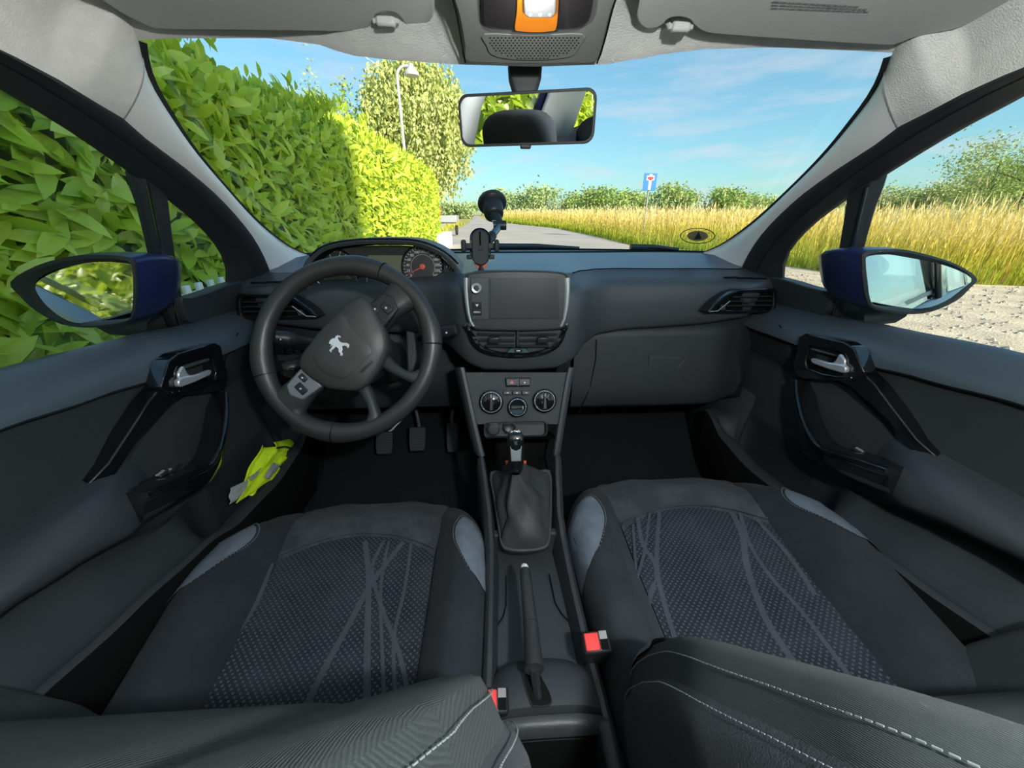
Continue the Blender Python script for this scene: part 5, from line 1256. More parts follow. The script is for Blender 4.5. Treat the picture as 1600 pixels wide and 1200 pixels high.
# lion emblem
def lc5(x, y): return (360+x/3.4275, 350+y/3.4275)
lion = [(526, 640), (533, 622), (548, 611), (558, 613), (562, 601), (574, 595), (588, 600), (590, 610), (578, 606), (573, 613), (580, 622), (586, 632), (606, 637), (622, 636), (636, 645), (634, 660), (626, 666), (622, 655), (610, 651), (596, 655), (600, 672), (594, 684), (602, 696), (598, 706), (585, 704), (588, 694), (578, 684), (578, 668), (564, 656), (554, 668), (542, 676), (538, 688), (528, 676), (540, 662), (548, 650), (530, 658), (540, 646)]
MB().prism([wpx(*lc5(*p), 0.0392) for p in lion], -wn_*0.002).build('lion_emblem', 'bright_chrome', sw, bevel=0.0005)
text('AIRBAG', 0.0085, wpx(573, 573, 0.0355), ex, ey, 'embossed_lettering', 'black_plastic', sw, 0.0003)
# boss and column shroud behind the wheel
MB().tube([wl(0, -0.004, -0.015), wl(0, -0.004, -0.05), WC-wn_*0.12, WC-wn_*0.24+V((0, 0, -0.01))], [0.062, 0.066, 0.055, 0.055], 24).build('column_shroud', 'lower_trim', sw, smooth=50)
MB().prism([wl(a, b, -0.002) for a, b in ((-0.055, 0.03), (0.055, 0.03), (0.06, -0.03), (0.035, -0.07), (-0.035, -0.07), (-0.06, -0.03))], -wn_*0.03).build('hub_plate', 'black_plastic', sw, bevel=0.004)

# ---------------------------------------------------------------- stalks
def stalk(name, label, a, b, r, m='black_plastic', ringpos=(0.25,)):
    t = thing(name, label, 'stalk', tuple(b)); L = [a, a.lerp(b, 0.12), a.lerp(b, 0.45), a.lerp(b, 0.5), b]
    MB().tube(L, [r*0.9, r, r, r*0.75, r*0.55], 14).build('stalk_body', m, t, smooth=50)
    d_ = (a-b).normalized(); MB().lathe([(r*0.95, 0.0), (r*0.9, 0.006), (r*0.5, 0.009), (0, 0.0095)], a, d_, 14).build('stalk_tip', m, t)
    for q in ringpos: MB().tube([a.lerp(b, q), a.lerp(b, q+0.02)], r*1.03, 14, caps=False).build('stalk_ring', 'dash_hard', t)
    for q in (0.15, 0.3): MB().box(a.lerp(b, q)+V((0, -r-0.0004, 0.002)), (0.004, 0.0008, 0.003)).build('stalk_icon', 'print_white', t)
stalk('lamp_stalk', 'black light stalk left of the steering column', P(435, 527, t=0.80), P(492, 534, t=0.84), 0.015)
stalk('wiper_stalk', 'black wiper stalk reaching out right of the steering wheel', P(710, 516, t=0.80), P(640, 530, t=0.84), 0.0135)
t = thing('cruise_stalk', 'stubby control stalk with buttons low left of the steering column', 'stalk', tuple(P(480, 575, t=0.84)))
a = P(440, 578, t=0.80); b = P(486, 572, t=0.84); MB().tube([a, a.lerp(b, 0.2), a.lerp(b, 0.7), b], [0.011, 0.018, 0.02, 0.012], 12, flat=1.2).build('stalk_body', 'black_plastic', t, smooth=50)
for k in range(3): MB().box(P(448+8*k, 577-k, t=0.775), (0.006, 0.003, 0.005)).build('stalk_button', 'dash_hard', t, bevel=0.001)
mb = MB(); mb.prism([P(*p, t=0.80) for p in [(634, 516), (648, 520), (652, 560), (645, 580), (636, 582)]], -wn_*0.03); o = mb.build('column_cowl', 'dash_hard', bevel=0.004); tag(o, 'narrow grey cowl beside the steering column behind the wheel', 'cowl')

# ---------------------------------------------------------------- pedals
def pedal(name, label, px, py, w, h, arm, ribs, m='rubber'):
    c = P(px, py, y=1.10); n_ = V((0, -0.85, 0.53)).normalized(); u = V((0, 0.53, 0.85)).normalized(); x = V((1, 0, 0))
    t = thing(name, label, 'pedal', tuple(c), group='pedals in the driver footwell')
    MB().prism([c+x*(w*a_)+u*(h*b_) for a_, b_ in ((-0.42, -0.5), (0.42, -0.5), (0.5, -0.2), (0.5, 0.45), (0.44, 0.5), (-0.44, 0.5), (-0.5, 0.45), (-0.5, -0.2))], -n_*0.012).build('pedal_pad', m, t, bevel=0.003)
    for k in range(ribs):
        if name == 'accelerator_pedal': MB().box(c+x*(w*(-0.36+0.72*k/(ribs-1)))+n_*0.001, (0.003, 0.004, h*0.7), Matrix.Rotation(rad(-32), 3, 'X')).build('rib', 'dash_hard', t)
        else: MB().box(c+u*(h*(-0.40+0.8*k/(ribs-1)))+n_*0.001, (w*0.82, 0.004, 0.003), Matrix.Rotation(rad(-32), 3, 'X')).build('rib', 'dash_hard', t)
    MB().tube([c+u*h*0.4-n_*0.008]+[P(*p, y=1.13+0.02*i) for i, p in enumerate(arm)], 0.006, 8).build('pedal_arm', 'brushed_steel', t)
pedal('clutch_pedal', 'ribbed clutch pedal, leftmost of the three pedals', 600, 692, 0.056, 0.075, [(612, 672), (628, 655)], 8)
pedal('brake_pedal', 'ribbed brake pedal, middle of the three pedals', 652, 686, 0.055, 0.08, [(655, 665), (650, 640)], 8)
pedal('accelerator_pedal', 'tall narrow accelerator pedal beside the console', 707, 683, 0.040, 0.10, [(706, 655), (707, 640)], 5)

# ================================================================ front seats
def make_seat(x0, zc, yfr, yb0, tiltb, bsk, label, lines_px, patches, driver):
    t = thing('front_seat', label, 'car seat', (x0, 0.35, 0.27), group='front seats')
    W = 0.280
    def front(u): return yfr-0.030*abs(u)**2-0.115*abs(u)**4.5
    def S(u, v):
        """cushion surface: u across (-1..1 on top, beyond wraps down), v rear..front (1..1.25 wraps down)"""
        au = abs(u); uu = min(au, 1.0); yf = front(uu); y = lerp(0.20, yf, min(v, 1.0))
        ww = W*(1-0.04*(1-min(v, 1))); x = ww*uu*(lerp(1, 0.935, sst(0.5, 1, uu)) if u*x0 < 0 else 1-0.24*max(0, 1-v)**1.3)
        bol = 0.056*sst(0.53, 0.80, uu)*(0.28+0.72*sst(1.0, 0.55, v)) - 0.016*sst(0.92, 1.0, uu)
        dish = -0.012*math.exp(-((v-0.35)/0.3)**2)*(1-sst(0.3, 0.7, uu))
        z = zc+bol+dish+0.012*sst(0.5, 0.9, v) - 0.030*sst(0.85, 1.0, min(v, 1))
        if au > 1.0:
            k = au-1.0; x += 0.006*math.sin(min(1, k/0.15)*math.pi/2)-0.08*max(0, k-0.1); z -= 0.42*k+0.02*math.sin(min(1, k/0.1)*math.pi/2)
        if v > 1.0:
            k = v-1.0; y += 0.014*math.sin(min(1, k/0.1)*math.pi/2)-0.10*max(0, k-0.1); z -= 0.75*k+0.010*math.sin(min(1, k/0.06)*math.pi/2)
        return V((x0+math.copysign(x, u), y, z))
    def vi(u): return 0.765-0.075*(u/0.60)**2      # front border of the insert
    def patch(nm, m, f, nu, nv, gu=(1, 1), gv=(1, 1), g=0.006, lab=None):
        rows = []
        for j in range(nv+1):
            row = []
            for i in range(nu+1):
                a, b = i/nu, j/nv; u, v = f(a, b); p = S(u, v); e = 0
                if gu[0]: e = max(e, math.exp(-(a*nu/1.2)**2))
                if gu[1]: e = max(e, math.exp(-((1-a)*nu/1.2)**2))
                if gv[0]: e = max(e, math.exp(-(b*nv/1.2)**2))
                if gv[1]: e = max(e, math.exp(-((1-b)*nv/1.2)**2))
                row.append(p-V((0, 0, g*e)))
            rows.append(row)
        return MB().grid(rows).build(nm, m, t, smooth=80, label=lab)
    ui = lambda v: 0.555+0.03*(1-v)
    patch('cushion_insert', 'seat_insert', lambda a, b: ((2*a-1)*ui(b*0.72), b*vi((2*a-1)*0.60)), 28, 26, gv=(0, 1), lab='dotted seat insert')
    patch('thigh_panel', 'seat_plain', lambda a, b: ((2*a-1)*lerp(0.563, 0.63, b), lerp(vi((2*a-1)*0.60), 1.30, b)), 28, 22, gv=(1, 0))
    for sg in (-1, 1):
        patch('cushion_bolster', 'seat_side', lambda a, b: (sg*lerp(lerp(ui(b*1.05), 0.63, sst(0.70, 1.0, b)), 1.55, a**1.3), b*1.30), 24, 36, gu=(1, 0), gv=(0, 0), g=0.008)
    # base under the cushion
    MB().box((x0, 0.44, 0.33), (0.40, 0.40, 0.16)).build('seat_base', 'void_black', t, bevel=0.02)
    # pale patches at the front of both bolsters
    for sg in (-1, 1):
        rows = []
        for j in range(15):
            b = j/14; v = lerp(0.60, 0.93, b); row = []
            wid = math.sin(math.pi*(0.08+0.84*b))**0.5
            u0 = 1.08-0.36*wid
            for i in range(9):
                u = lerp(u0, 1.10-0.04*b, i/8); row.append(S(sg*u, v)+V((sg*0.0012, 0, 0.0022)))
            rows.append(row)
        MB().grid(rows).build('bolster_patch', 'seat_patch', t, smooth=80, label='light grey fabric patch')
        mb = MB()
        for j in range(40):
            b = j/39; v = lerp(0.60, 0.93, b); wid = math.sin(math.pi*(0.08+0.84*b))**0.5
            v2 = v+0.005; p = S(sg*(1.08-0.36*wid-0.012), v)+V((0, 0, 0.003)); q = S(sg*(1.08-0.36*wid-0.012), v2)+V((0, 0, 0.003))
            mb.tube([p, q], 0.0007, 4)
        mb.build('patch_stitching', 'stitch', t)
    # seam of the insert: stitched piping
    mb = MB(); mb.tube([S(u, vi(u)+0.006)+V((0, 0, 0.000)) for u in [-0.56+1.12*k/30 for k in range(31)]], 0.0022, 6); mb.build('insert_piping', 'seat_plain', t)
    # woven lines over the insert
    def on_seat(px, py):
        z = zc
        for _ in range(8):
            p = P(px, py, z=z); u = (p.x-x0)/W; v = (p.y-0.20)/max(0.1, front(min(1, abs(u)))-0.20); z = S(max(-1, min(1, u)), max(-0.5, min(1, v))).z
        return P(px, py, z=z)
    for (w, pts) in lines_px:
        L = spline([on_seat(*p) for p in pts], 5); rows = []
        for i, p in enumerate(L):
            td = (L[min(len(L)-1, i+1)]-L[max(0, i-1)]); s_ = V((td.y, -td.x, 0)).normalized()*w
            rows.append([p-s_+V((0, 0, 0.0012)), p+V((0, 0, 0.0018)), p+s_+V((0, 0, 0.0012))])
        MB().grid(rows).build('woven_line', 'seat_line', t, smooth=60)
    # ---- backrest
    prof = [(0.50, 0.245), (0.58, 0.225), (0.65, 0.203), (0.70, 0.184), (0.75, 0.160), (0.80, 0.134), (0.86, 0.098), (0.92, 0.058), (0.98, 0.015), (1.02, -0.02), (1.04, -0.055), (1.03, -0.085)]
    def back(u, k):
        zz, yy = prof[k] if isinstance(k, int) else (lerp(prof[int(k)][0], prof[min(11, int(k)+1)][0], k % 1), lerp(prof[int(k)][1], prof[min(11, int(k)+1)][1], k % 1))
        au = abs(u); zf = zz-0.04*sst(0.9, 1.05, zz)*au**3
        Wb = pw(zz, [(0.5, 0.247), (0.65, 0.268), (0.8, 0.274), (0.9, 0.258), (1.0, 0.205), (1.04, 0.17)])
        Wb *= 1.07 if x0 < 0 else 1.0
        bs = pw(zz, [(0.5, 0.05), (0.6, 0.074), (0.75, 0.074), (0.9, 0.045), (1.0, 0.012), (1.04, 0.0)])
        y = yy+yb0+tiltb*(0.75-zz)+bs*(bsk[0] if u*x0 > 0 else bsk[1])*sst(0.56, 0.84, min(au, 1)) - 0.040*sst(0.88, 1.0, min(au, 1))
        x = Wb*min(au, 1.0)
        if au > 1: k2 = au-1; x += 0.010*math.sin(min(1, k2/0.2)*math.pi/2)-0.06*max(0, k2-0.2); y -= 0.36*k2
        return V((x0+math.copysign(x, u), y, zf))
    ks = [i*11/44 for i in range(45)]
    def bpatch(nm, m, u0, u1, nu, g0, g1, smooth=80, k0=0, k1=45, lift=0):
        rows = []
        for k in ks[k0:k1]:
            row = []
            for i in range(nu+1):
                a = i/nu; p = back(lerp(u0, u1, a), k); e = 0
                if g0: e = max(e, math.exp(-(a*nu/1.1)**2))
                if g1: e = max(e, math.exp(-((1-a)*nu/1.1)**2))
                row.append(p-V((0, 0.007*e-lift, -lift)))
            rows.append(row)
        return MB().grid(rows).build(nm, m, t, smooth=smooth)
    bpatch('backrest_insert', 'seat_weave', -0.54, 0.54, 22, 1, 1)
    for sg in (-1, 1):
        bpatch('back_bolster', 'seat_weave', sg*0.54, sg*0.955, 14, 1, 1)
        bpatch('back_side', 'seat_side', sg*0.955, sg*1.40, 12, 1, 0)
        for (uu, dz) in ((0.928, 0), (0.985, 0)):
            mb = MB(); n_ = 150
            for j in range(n_):
                k = 0.6+8.5*j/n_; p = back(sg*uu, k); q = back(sg*uu, k+8.5/n_*0.62); o_ = V((sg*0.0006, 0.0012, 0.0014)); mb.tube([p+o_, q+o_], 0.0005, 4)
            mb.build('back_stitching', 'stitch', t)
    # grey tip patch on the inboard bolster
    ib = 1 if x0 < 0 else -1
    # rear shell, top and head restraint
    rows = []
    for k in range(12):
        a_, b_ = back(-1.40, k), back(1.40, k); yr = back(0, k).y-pw(prof[k][0], [(0.5, 0.13), (0.8, 0.12), (1.0, 0.09), (1.04, 0.05)]); hw = (b_.x-a_.x)/2; cx = (a_.x+b_.x)/2; row = [a_]
        for i in range(1, 16):
            u = -1+2*i/16; row.append(V((cx+hw*math.copysign(abs(u)**0.8, u), lerp(yr, min(a_.y, yr+0.03), abs(u)**3), a_.z if abs(u) > 0.8 else lerp(a_.z, back(0, k).z, 1-abs(u)**2))))
        row.append(b_); rows.append(row)
    MB().grid(rows).build('back_shell', 'seat_side', t, smooth=60)
    fr_ = [back(-1.40+2.8*i/16, 11) for i in range(17)]
    MB().grid([fr_, [p.lerp(q, 0.5)+V((0, 0, 0.010)) for p, q in zip(fr_, rows[-1])], rows[-1]]).build('back_top', 'seat_side', t, smooth=60)
    hz = 1.115
    hr = MB(); R_ = Matrix.Rotation(rad(-12), 3, 'X'); rr = []
    for i in range(15):
        a = math.pi*i/14-math.pi/2; row = []
        for k in range(24):
            b = 2*math.pi*k/24; sp = lambda s_, e_: math.copysign(abs(s_)**e_, s_)
            row.append(V((x0, -0.10+yb0, hz))+R_ @ V((0.125*sp(math.cos(a), 0.5)*sp(math.cos(b), 0.55), 0.045*sp(math.cos(a), 0.5)*sp(math.sin(b), 0.6), 0.085*sp(math.sin(a), 0.7))))
        rr.append(row)
    hr.grid(rr, cu=True).build('head_restraint', 'seat_side', t, smooth=70)
    for sx in (-1, 1): MB().tube([V((x0+sx*0.05, -0.075+yb0, 0.98)), V((x0+sx*0.05, -0.10+yb0, 1.06))], 0.006, 8).build('restraint_post', 'satin_chrome', t)
    return t, S, back
c3 = lambda x, y: (x/2, 600+y/2)
c4 = lambda x, y: (800+x/2, 600+y/2)
dl = [(0.0050, [c3(1140, 492), c3(1152, 600), c3(1148, 800), c3(1146, 1130)]), (0.0035, [c3(1200, 490), c3(1166, 560), c3(1168, 620), c3(1200, 720), c3(1250, 850), c3(1285, 1030)]),
      (0.0050, [c3(1260, 495), c3(1160, 625), c3(1095, 745), c3(1020, 880), c3(960, 1000), c3(915, 1090)]), (0.0030, [c3(1285, 500), c3(1265, 640), c3(1236, 760), c3(1230, 860), c3(1240, 1030)]),
      (0.0028, [c3(1215, 492), c3(1194, 600), c3(1190, 720), c3(1202, 1000)]), (0.0040, [c3(850, 562), c3(805, 680), c3(742, 780)])]
pl_ = [(0.0040, [c4(460, 402), c4(452, 560), c4(474, 680), c4(512, 805)]), (0.0025, [c4(430, 404), c4(414, 520), c4(387, 620), c4(376, 652)]), (0.0040, [c4(392, 420), c4(408, 500), c4(452, 575), c4(432, 665), c4(408, 745)]),
       (0.0055, [c4(686, 402), c4(718, 470), c4(732, 560), c4(762, 660), c4(806, 760), c4(905, 905)]), (0.0038, [c4(712, 404), c4(742, 500), c4(805, 600), c4(905, 712), c4(1000, 840), c4(1075, 945)]), (0.0045, [c4(765, 425), c4(850, 520), c4(905, 595), c4(945, 660)]),
       (0.0025, [c4(378, 440), c4(386, 560), c4(400, 660), c4(430, 780)])]
seat_l, S_l, back_l = make_seat(-0.338, 0.503, 0.742, 0.030, 0.0, (0.50, 0.20), "driver's dark grey cloth seat facing the steering wheel", dl, None, True)
seat_r, S_r, back_r = make_seat(0.345, 0.542, 0.748, 0.004, 0.04, (0.85, 0.85), 'passenger dark grey cloth seat facing the glovebox', pl_, None, False)
# pale tip on the passenger backrest bolster
rows = [[back_r(-lerp(0.74+0.10*abs(j/8-0.5), 0.915, i/8), 1.0+2.0*j/8)+V((0, 0.003, 0.003)) for i in range(9)] for j in range(9)]
MB().grid(rows).build('bolster_patch', 'seat_patch', seat_r, smooth=80, label='light grey fabric patch')

# ---------------------------------------------------------------- seat belt buckles
def buckle(label, c, d, full=True):
    t = thing('belt_buckle', label, 'seat belt buckle', tuple(c-V(d)*0.10), group='seat belt buckles'); d = V(d).normalized(); x = V((1, 0, 0)); x = (x-d*x.dot(d)).normalized(); n_ = d.cross(x)
    o_ = lambda a, b, h: c+x*a+n_*b+d*h
    rows = [[o_(sx*w, sy*dd, h) for (sx, sy) in ((-1, -1), (1, -1), (1, 1), (-1, 1))] for (h, w, dd) in ((-0.11, 0.012, 0.009), (-0.06, 0.0175, 0.012), (-0.004, 0.0185, 0.0135), (0.0, 0.0175, 0.0125))]
    m = MB().grid(rows, cu=True); k = len(m.v); m.f.append((k-4, k-3, k-2, k-1)); m.build('buckle_body', 'black_plastic', t, bevel=0.003)
    MB().prism([o_(a, b, 0.0016) for a, b in ((-0.0155, -0.0105), (0.0035, -0.0105), (0.0035, 0.0105), (-0.0155, 0.0105))], -d*0.004).build('release_button', 'belt_red', t, bevel=0.0015)
    MB().prism([o_(a, b, 0.0010) for a, b in ((0.005, 0.002), (0.015, 0.002), (0.015, 0.0115), (0.005, 0.0115))], -d*0.004).build('latch_plate', 'brushed_steel', t)
    MB().prism([o_(a, b, 0.0006) for a, b in ((0.005, -0.0105), (0.015, -0.0105), (0.015, 0.0015), (0.005, 0.0015))], -d*0.004).build('latch_slot', 'void_black', t)
    MB().tube([o_(0, 0, -0.10), o_(0, 0.004, -0.17), o_(0, 0.02, -0.25)], 0.008, 6).build('buckle_stem', 'void_black', t)
buckle('seat belt buckle with bright red button beside the passenger seat', P(932, 1002, z=0.595), V((-0.12, -0.25, 1)))
buckle('seat belt buckle mostly hidden behind the driver backrest, red corner showing', P(772, 1093, z=0.57), V((0.12, -0.15, 1)))
# seat rail lever of the passenger seat
o = MB().tube([P(897, 928, z=0.47), P(903, 965, z=0.46), P(915, 1000, z=0.44)], 0.003, 8).build('belt_anchor_rod', 'brushed_steel'); tag(o, 'thin metal rod beside the passenger cushion, below the buckle', 'rod')

# ================================================================ overhead: visors, console, mirror
def visor(sg):
    side = 'left' if sg < 0 else 'right'
    t = thing('sun_visor', 'folded grey sun visor above the %s of the windscreen' % side + (' with printed warning' if sg > 0 else ''), 'sun visor', (sg*0.3, 0.5, 1.322), group='sun visors')
    zv = 1.3165
    if sg < 0: px = [(150, -4), (190, 22), (222, 38), (248, 47), (330, 48.5), (450, 50), (545, 51), (574, 48), (582, 38), (588, 26), (600, 20), (616, 22), (626, 32), (634, 42), (652, 44), (668, 40), (677, 28), (679, 8), (679, -40)]
    else: px = [(1002, -40), (999, 8), (995, 26), (999, 38), (1010, 45), (1026, 44), (1037, 38), (1045, 30), (1060, 27), (1076, 31), (1086, 42), (1096, 49), (1112, 53), (1160, 57), (1260, 64), (1380, 71), (1402, 69), (1432, 58), (1500, 44), (1570, 20), (1620, -10)]
    VP_ = (V((0, 0.61, zv)), V((0, 0.14, 1)).normalized())
    f = [P(*p, pl=VP_) for p in px]
    f = spline(f, 3)
    rear = [V((f[-1].x, 0.40, zv+0.0294)), V((f[0].x, 0.40, zv+0.0294))] if sg < 0 else [V((f[-1].x, 0.40, zv+0.0294)), V((f[0].x, 0.40, zv+0.0294))]
    poly = f+rear
    mb = MB(); mb.prism(poly, (0, 0, 0.020)); mb.build('visor_panel', 'visor_vinyl', t, bevel=0.006, seg=3)
    c = P(603, 33, z=zv+0.004) if sg < 0 else P(1063, 42, z=zv+0.004)
    MB().box(c, (0.022, 0.012, 0.012)).build('visor_clip', 'visor_clip', t, bevel=0.003)
    MB().tube([c+V((-0.016, 0.004, 0.008)), c+V((-0.013, 0.0, 0.0)), c, c+V((0.013, 0.0, 0.0)), c+V((0.016, 0.004, 0.008))], 0.0035, 8).build('visor_hinge_pin', 'visor_clip', t)
    if sg > 0:
        rs = random.Random(2); mb = MB()
        for j in range(3):
            a = P(1207-j, 2+5*j, pl=VP_); b = P(1345+8*j, 10+4.0*j, pl=VP_); x = a.x
            while x < b.x-0.004:
                w = rs.uniform(0.003, 0.008); yy = lerp(a.y, b.y, (x-a.x)/(b.x-a.x)); zz_ = zv-0.0005+0.14*(0.61-yy); mb.add([V((x, yy-0.0009, zz_+0.00013)), V((x+w, yy-0.0009, zz_+0.00013)), V((x+w, yy+0.0009, zz_-0.00013)), V((x, yy+0.0009, zz_-0.00013))], [(0, 1, 2, 3)]); x += w+0.0012
        mb.build('printed_warning', 'print_grey', t, smooth=0)
visor(-1); visor(1)

oc = thing('overhead_console', 'grey overhead console with amber courtesy lamp and perforated grille', 'overhead console', (0.0, 0.58, 1.30))
zo = 1.298
oq = lambda px, py, d=0.0: P(px, py, pl=(V((0, 0.60, zo)), V((0, 0.32, 1)).normalized()))+V((0, -0.32, -1)).normalized()*d
on = V((0, -0.32, -1)).normalized()
so = [(690, -40), (712, 20), (722, 70), (727, 97), (780, 101), (832, 102), (885, 101), (933, 98), (945, 70), (958, 20), (985, -40)]
poly = spline([oq(*p) for p in so], 4); MB().prism(poly, -on*0.02).build('housing', 'console_grey', oc, bevel=0.004)
for q in ([(727, 97), (721, 66), (712, 15), (698, -30)], [(933, 98), (944, 66), (957, 15), (972, -30)]): MB().tube(spline([oq(*p, 0.0005) for p in q], 3), 0.001, 5).build('housing_joint', 'void_black', oc)
ln = spline([oq(*p, 0.0) for p in [(752, -20), (753, 20), (757, 33), (775, 40), (832, 43), (895, 40), (915, 33), (924, 20), (930, -20)]], 4)
MB().prism(ln, on*0.004).build('lens', 'smoked_lens', oc, bevel=0.002)
am = spline([oq(*p, 0.0045) for p in [(808, -20), (807, 10), (804, 36), (812, 40), (838, 41.5), (860, 40), (869, 36), (872, 10), (873, -20)]], 3)
MB().prism(am, on*0.002).build('amber_lamp', 'amber_lens', oc, bevel=0.001, label='amber courtesy lamp lens')
MB().prism([oq(*p, 0.006) for p in [(818, -20), (818, 4), (826, 10), (862, 10), (869, 3), (869, -20)]], on*0.006).build('lamp_switch', 'console_grey', oc, bevel=0.002)
for px in (828, 844, 859): MB().lathe([(0.0022, 0.0), (0.0018, 0.0004), (0.0, 0.0004)], oq(px, 3.5, 0.0121), on, 10).build('switch_icon', 'print_grey', oc)
# perforated grille
grl = spline([oq(*p, 0.0) for p in [(757, 52), (832, 54), (910, 52), (905, 72), (894, 86), (866, 91), (832, 92.5), (796, 91), (768, 84), (760, 70)]], 3, True)
MB().prism(grl, on*0.0012).build('grille_plate', 'console_grey', oc, bevel=0.0005)
mb = MB()
for j in range(9):
    for i in range(24):
        px = 766+6.0*i+(3 if j % 2 else 0); py = 57+4.0*j
        if (px-833)**2/72**2+(max(0, py-62))**2/29**2 < 1: mb.add(circ(oq(px, py, 0.0016), (1, 0, 0), V((0, 1, -0.32)).normalized(), 0.0011, 6), [tuple(range(6))])
mb.build('grille_holes', 'void_black', oc, smooth=0)

cl_d = bpy.data.lights.new('courtesy_light', 'POINT'); cl_d.shadow_soft_size = 0.005; cl_d.energy = COURTESY; cl_d.color = (0.94, 0.98, 1.0)
cl_o = bpy.data.objects.new('courtesy_light', cl_d); COL.objects.link(cl_o); cl_o.location = oq(838, -30, 0.040); cl_o.rotation_euler = (-on).to_track_quat('Z', 'Y').to_euler(); adopt(cl_o, oc)

rl_t = thing('added_fill_lamp', 'small added bowl shaped fill lamp on the roof lining between the front head restraints', 'fill lamp', (0.13, -0.12, 1.385))  # lamp added out of view to brighten pillars, lining and seats
MB().lathe([(0.0, 0.0), (0.075, 0.0), (0.075, -0.012), (0.06, -0.016), (0.0, -0.016)], (0.13, -0.12, 1.388), (0, 0, 1), 24).build('lamp_base', 'console_grey', rl_t, bevel=0.003)
MB().lathe([(0.058, 0.0), (0.055, -0.03), (0.04, -0.055), (0.02, -0.064), (0.0, -0.066)], (0.13, -0.12, 1.376), (0, 0, 1), 24).build('lamp_lens', 'fill_lens', rl_t)
rl_d = bpy.data.lights.new('fill_light', 'POINT'); rl_d.shadow_soft_size = 0.025; rl_d.energy = CABIN_FILL; rl_d.color = (0.94, 0.98, 1.0)
rl_o = bpy.data.objects.new('fill_light', rl_d); COL.objects.link(rl_o); rl_o.location = (0.13, -0.12, 1.305); adopt(rl_o, rl_t)

rm = thing('rear_view_mirror', 'rectangular rear-view mirror hanging from the windscreen on a black stem', 'mirror', tuple(P(820, 110, y=0.69)))
mc = P(821, 186, y=0.665)
vin = (mc-CAM).normalized(); vout = V((-0.42, -1, -0.09)).normalized(); mn = (vout-vin).normalized()
mx = V((mn.y, -mn.x, 0)).normalized(); mx = -mx if mx.x < 0 else mx; my = mx.cross(-mn).normalized(); my = -my if my.z < 0 else my
def mrim(w, h, d, r): return rrect(mc+mn*d, mx, my, w, h, r, 5)
MB().grid([mrim(0.10, 0.03, -0.032, 0.012), mrim(0.17, 0.05, -0.024, 0.016), mrim(0.198, 0.0635, -0.008, 0.014), mrim(0.200, 0.0655, 0.0, 0.014), mrim(0.198, 0.0635, 0.003, 0.0135), mrim(0.193, 0.0585, 0.003, 0.012), mrim(0.193, 0.0585, 0.0, 0.012)], cu=True).build('mirror_housing', 'rubber', rm, smooth=50)
mb = MB(); mb.add(mrim(0.194, 0.0595, 0.0008, 0.012), [tuple(range(24))]); mb.build('mirror_glass', 'mirror_glass', rm, smooth=0, fixn=False)
MB().box(mc+my*-0.034+mn*0.0, (0.016, 0.008, 0.006)).build('dimmer_tab', 'rubber', rm, bevel=0.002)
rows = []
for (p, w, d_) in ((P(820, 104, y=0.685), 0.024, 0.014), (P(820, 125, y=0.685), 0.023, 0.013), (P(820, 137, y=0.684), 0.020, 0.012), (P(820, 150, y=0.682), 0.016, 0.012), (P(820, 165, y=0.69), 0.016, 0.012)):
    rows.append(rrect(p, (1, 0, 0), (0, 1, 0), 2*w, 2*d_, 0.006, 3))
MB().grid(rows, cu=True).build('mirror_stem', 'rubber', rm, smooth=50)
MB().ell(P(820, 165, y=0.69)+V((0, 0, -0.012)), (0.016, 0.016, 0.014), 12, 8).build('ball_joint', 'rubber', rm, smooth=60)

# ================================================================ phone holder on the glass
ph = thing('phone_holder', 'black phone holder on a suction cup stuck to the windscreen', 'phone holder', tuple(P(770, 318, y=1.08)))
cp = P(769, 318, y=1.09); ad = V((0.10, -0.75, -0.62)).normalized()
MB().lathe([(0.0, -0.006), (0.034, -0.004), (0.036, 0.0), (0.034, 0.004), (0.030, 0.006), (0.027, 0.008), (0.026, 0.022), (0.024, 0.040), (0.018, 0.046), (0, 0.047)], cp, ad, 28).build('suction_cup', 'black_plastic', ph, smooth=50)
MB().lathe([(0.0365, -0.005), (0.0372, -0.002), (0.0365, 0.002), (0.034, 0.003)], cp, ad, 28).build('cup_lip', 'dash_soft', ph, smooth=50)
j1 = P(781, 352, y=1.03); j2 = P(757, 384, y=0.955)
MB().tube([cp+ad*0.04, j1], [0.016, 0.010], 10).build('cup_neck', 'black_plastic', ph)
MB().box(P(776, 347, y=1.03), (0.02, 0.004, 0.008)).build('locking_lever', 'ivory', ph, bevel=0.002)
MB().lathe([(0, -0.016), (0.011, -0.016), (0.011, 0.016), (0, 0.016)], j1, (1, 0, 0), 16).build('pivot', 'black_plastic', ph)
MB().tube([j1, j1.lerp(j2, 0.55)], 0.0085, 12).build('telescopic_arm', 'dark_chrome', ph); MB().tube([j1.lerp(j2, 0.5), j2], 0.0115, 12).build('arm_sleeve', 'black_plastic', ph)
pc = P(750.5, 387, y=0.935); pn = V((0, -1, 0.10)).normalized(); pu = V((0, 0.10, 1)).normalized(); px_ = V((1, 0, 0))
MB().prism(rrect(pc, px_, pu, 0.040, 0.078, 0.0195, 8), -pn*0.010).build('cradle_plate', 'rubber', ph, bevel=0.003)
MB().grid([[p for p in rrect(pc-pn*0.010, px_, pu, 0.048, 0.086, 0.0235, 8)], [p for p in rrect(pc-pn*0.022-pu*0.004, px_, pu, 0.042, 0.08, 0.0205, 8)]], cu=True).build('cradle_back', 'piano_black', ph, smooth=50)
MB().box(pc+pn*0.0006+pu*0.012, (0.0035, 0.001, 0.045)).build('cradle_slot', 'void_black', ph); MB().box(pc+pn*0.001, (0.008, 0.002, 0.011)).build('release_pad', 'black_plastic', ph, bevel=0.001)
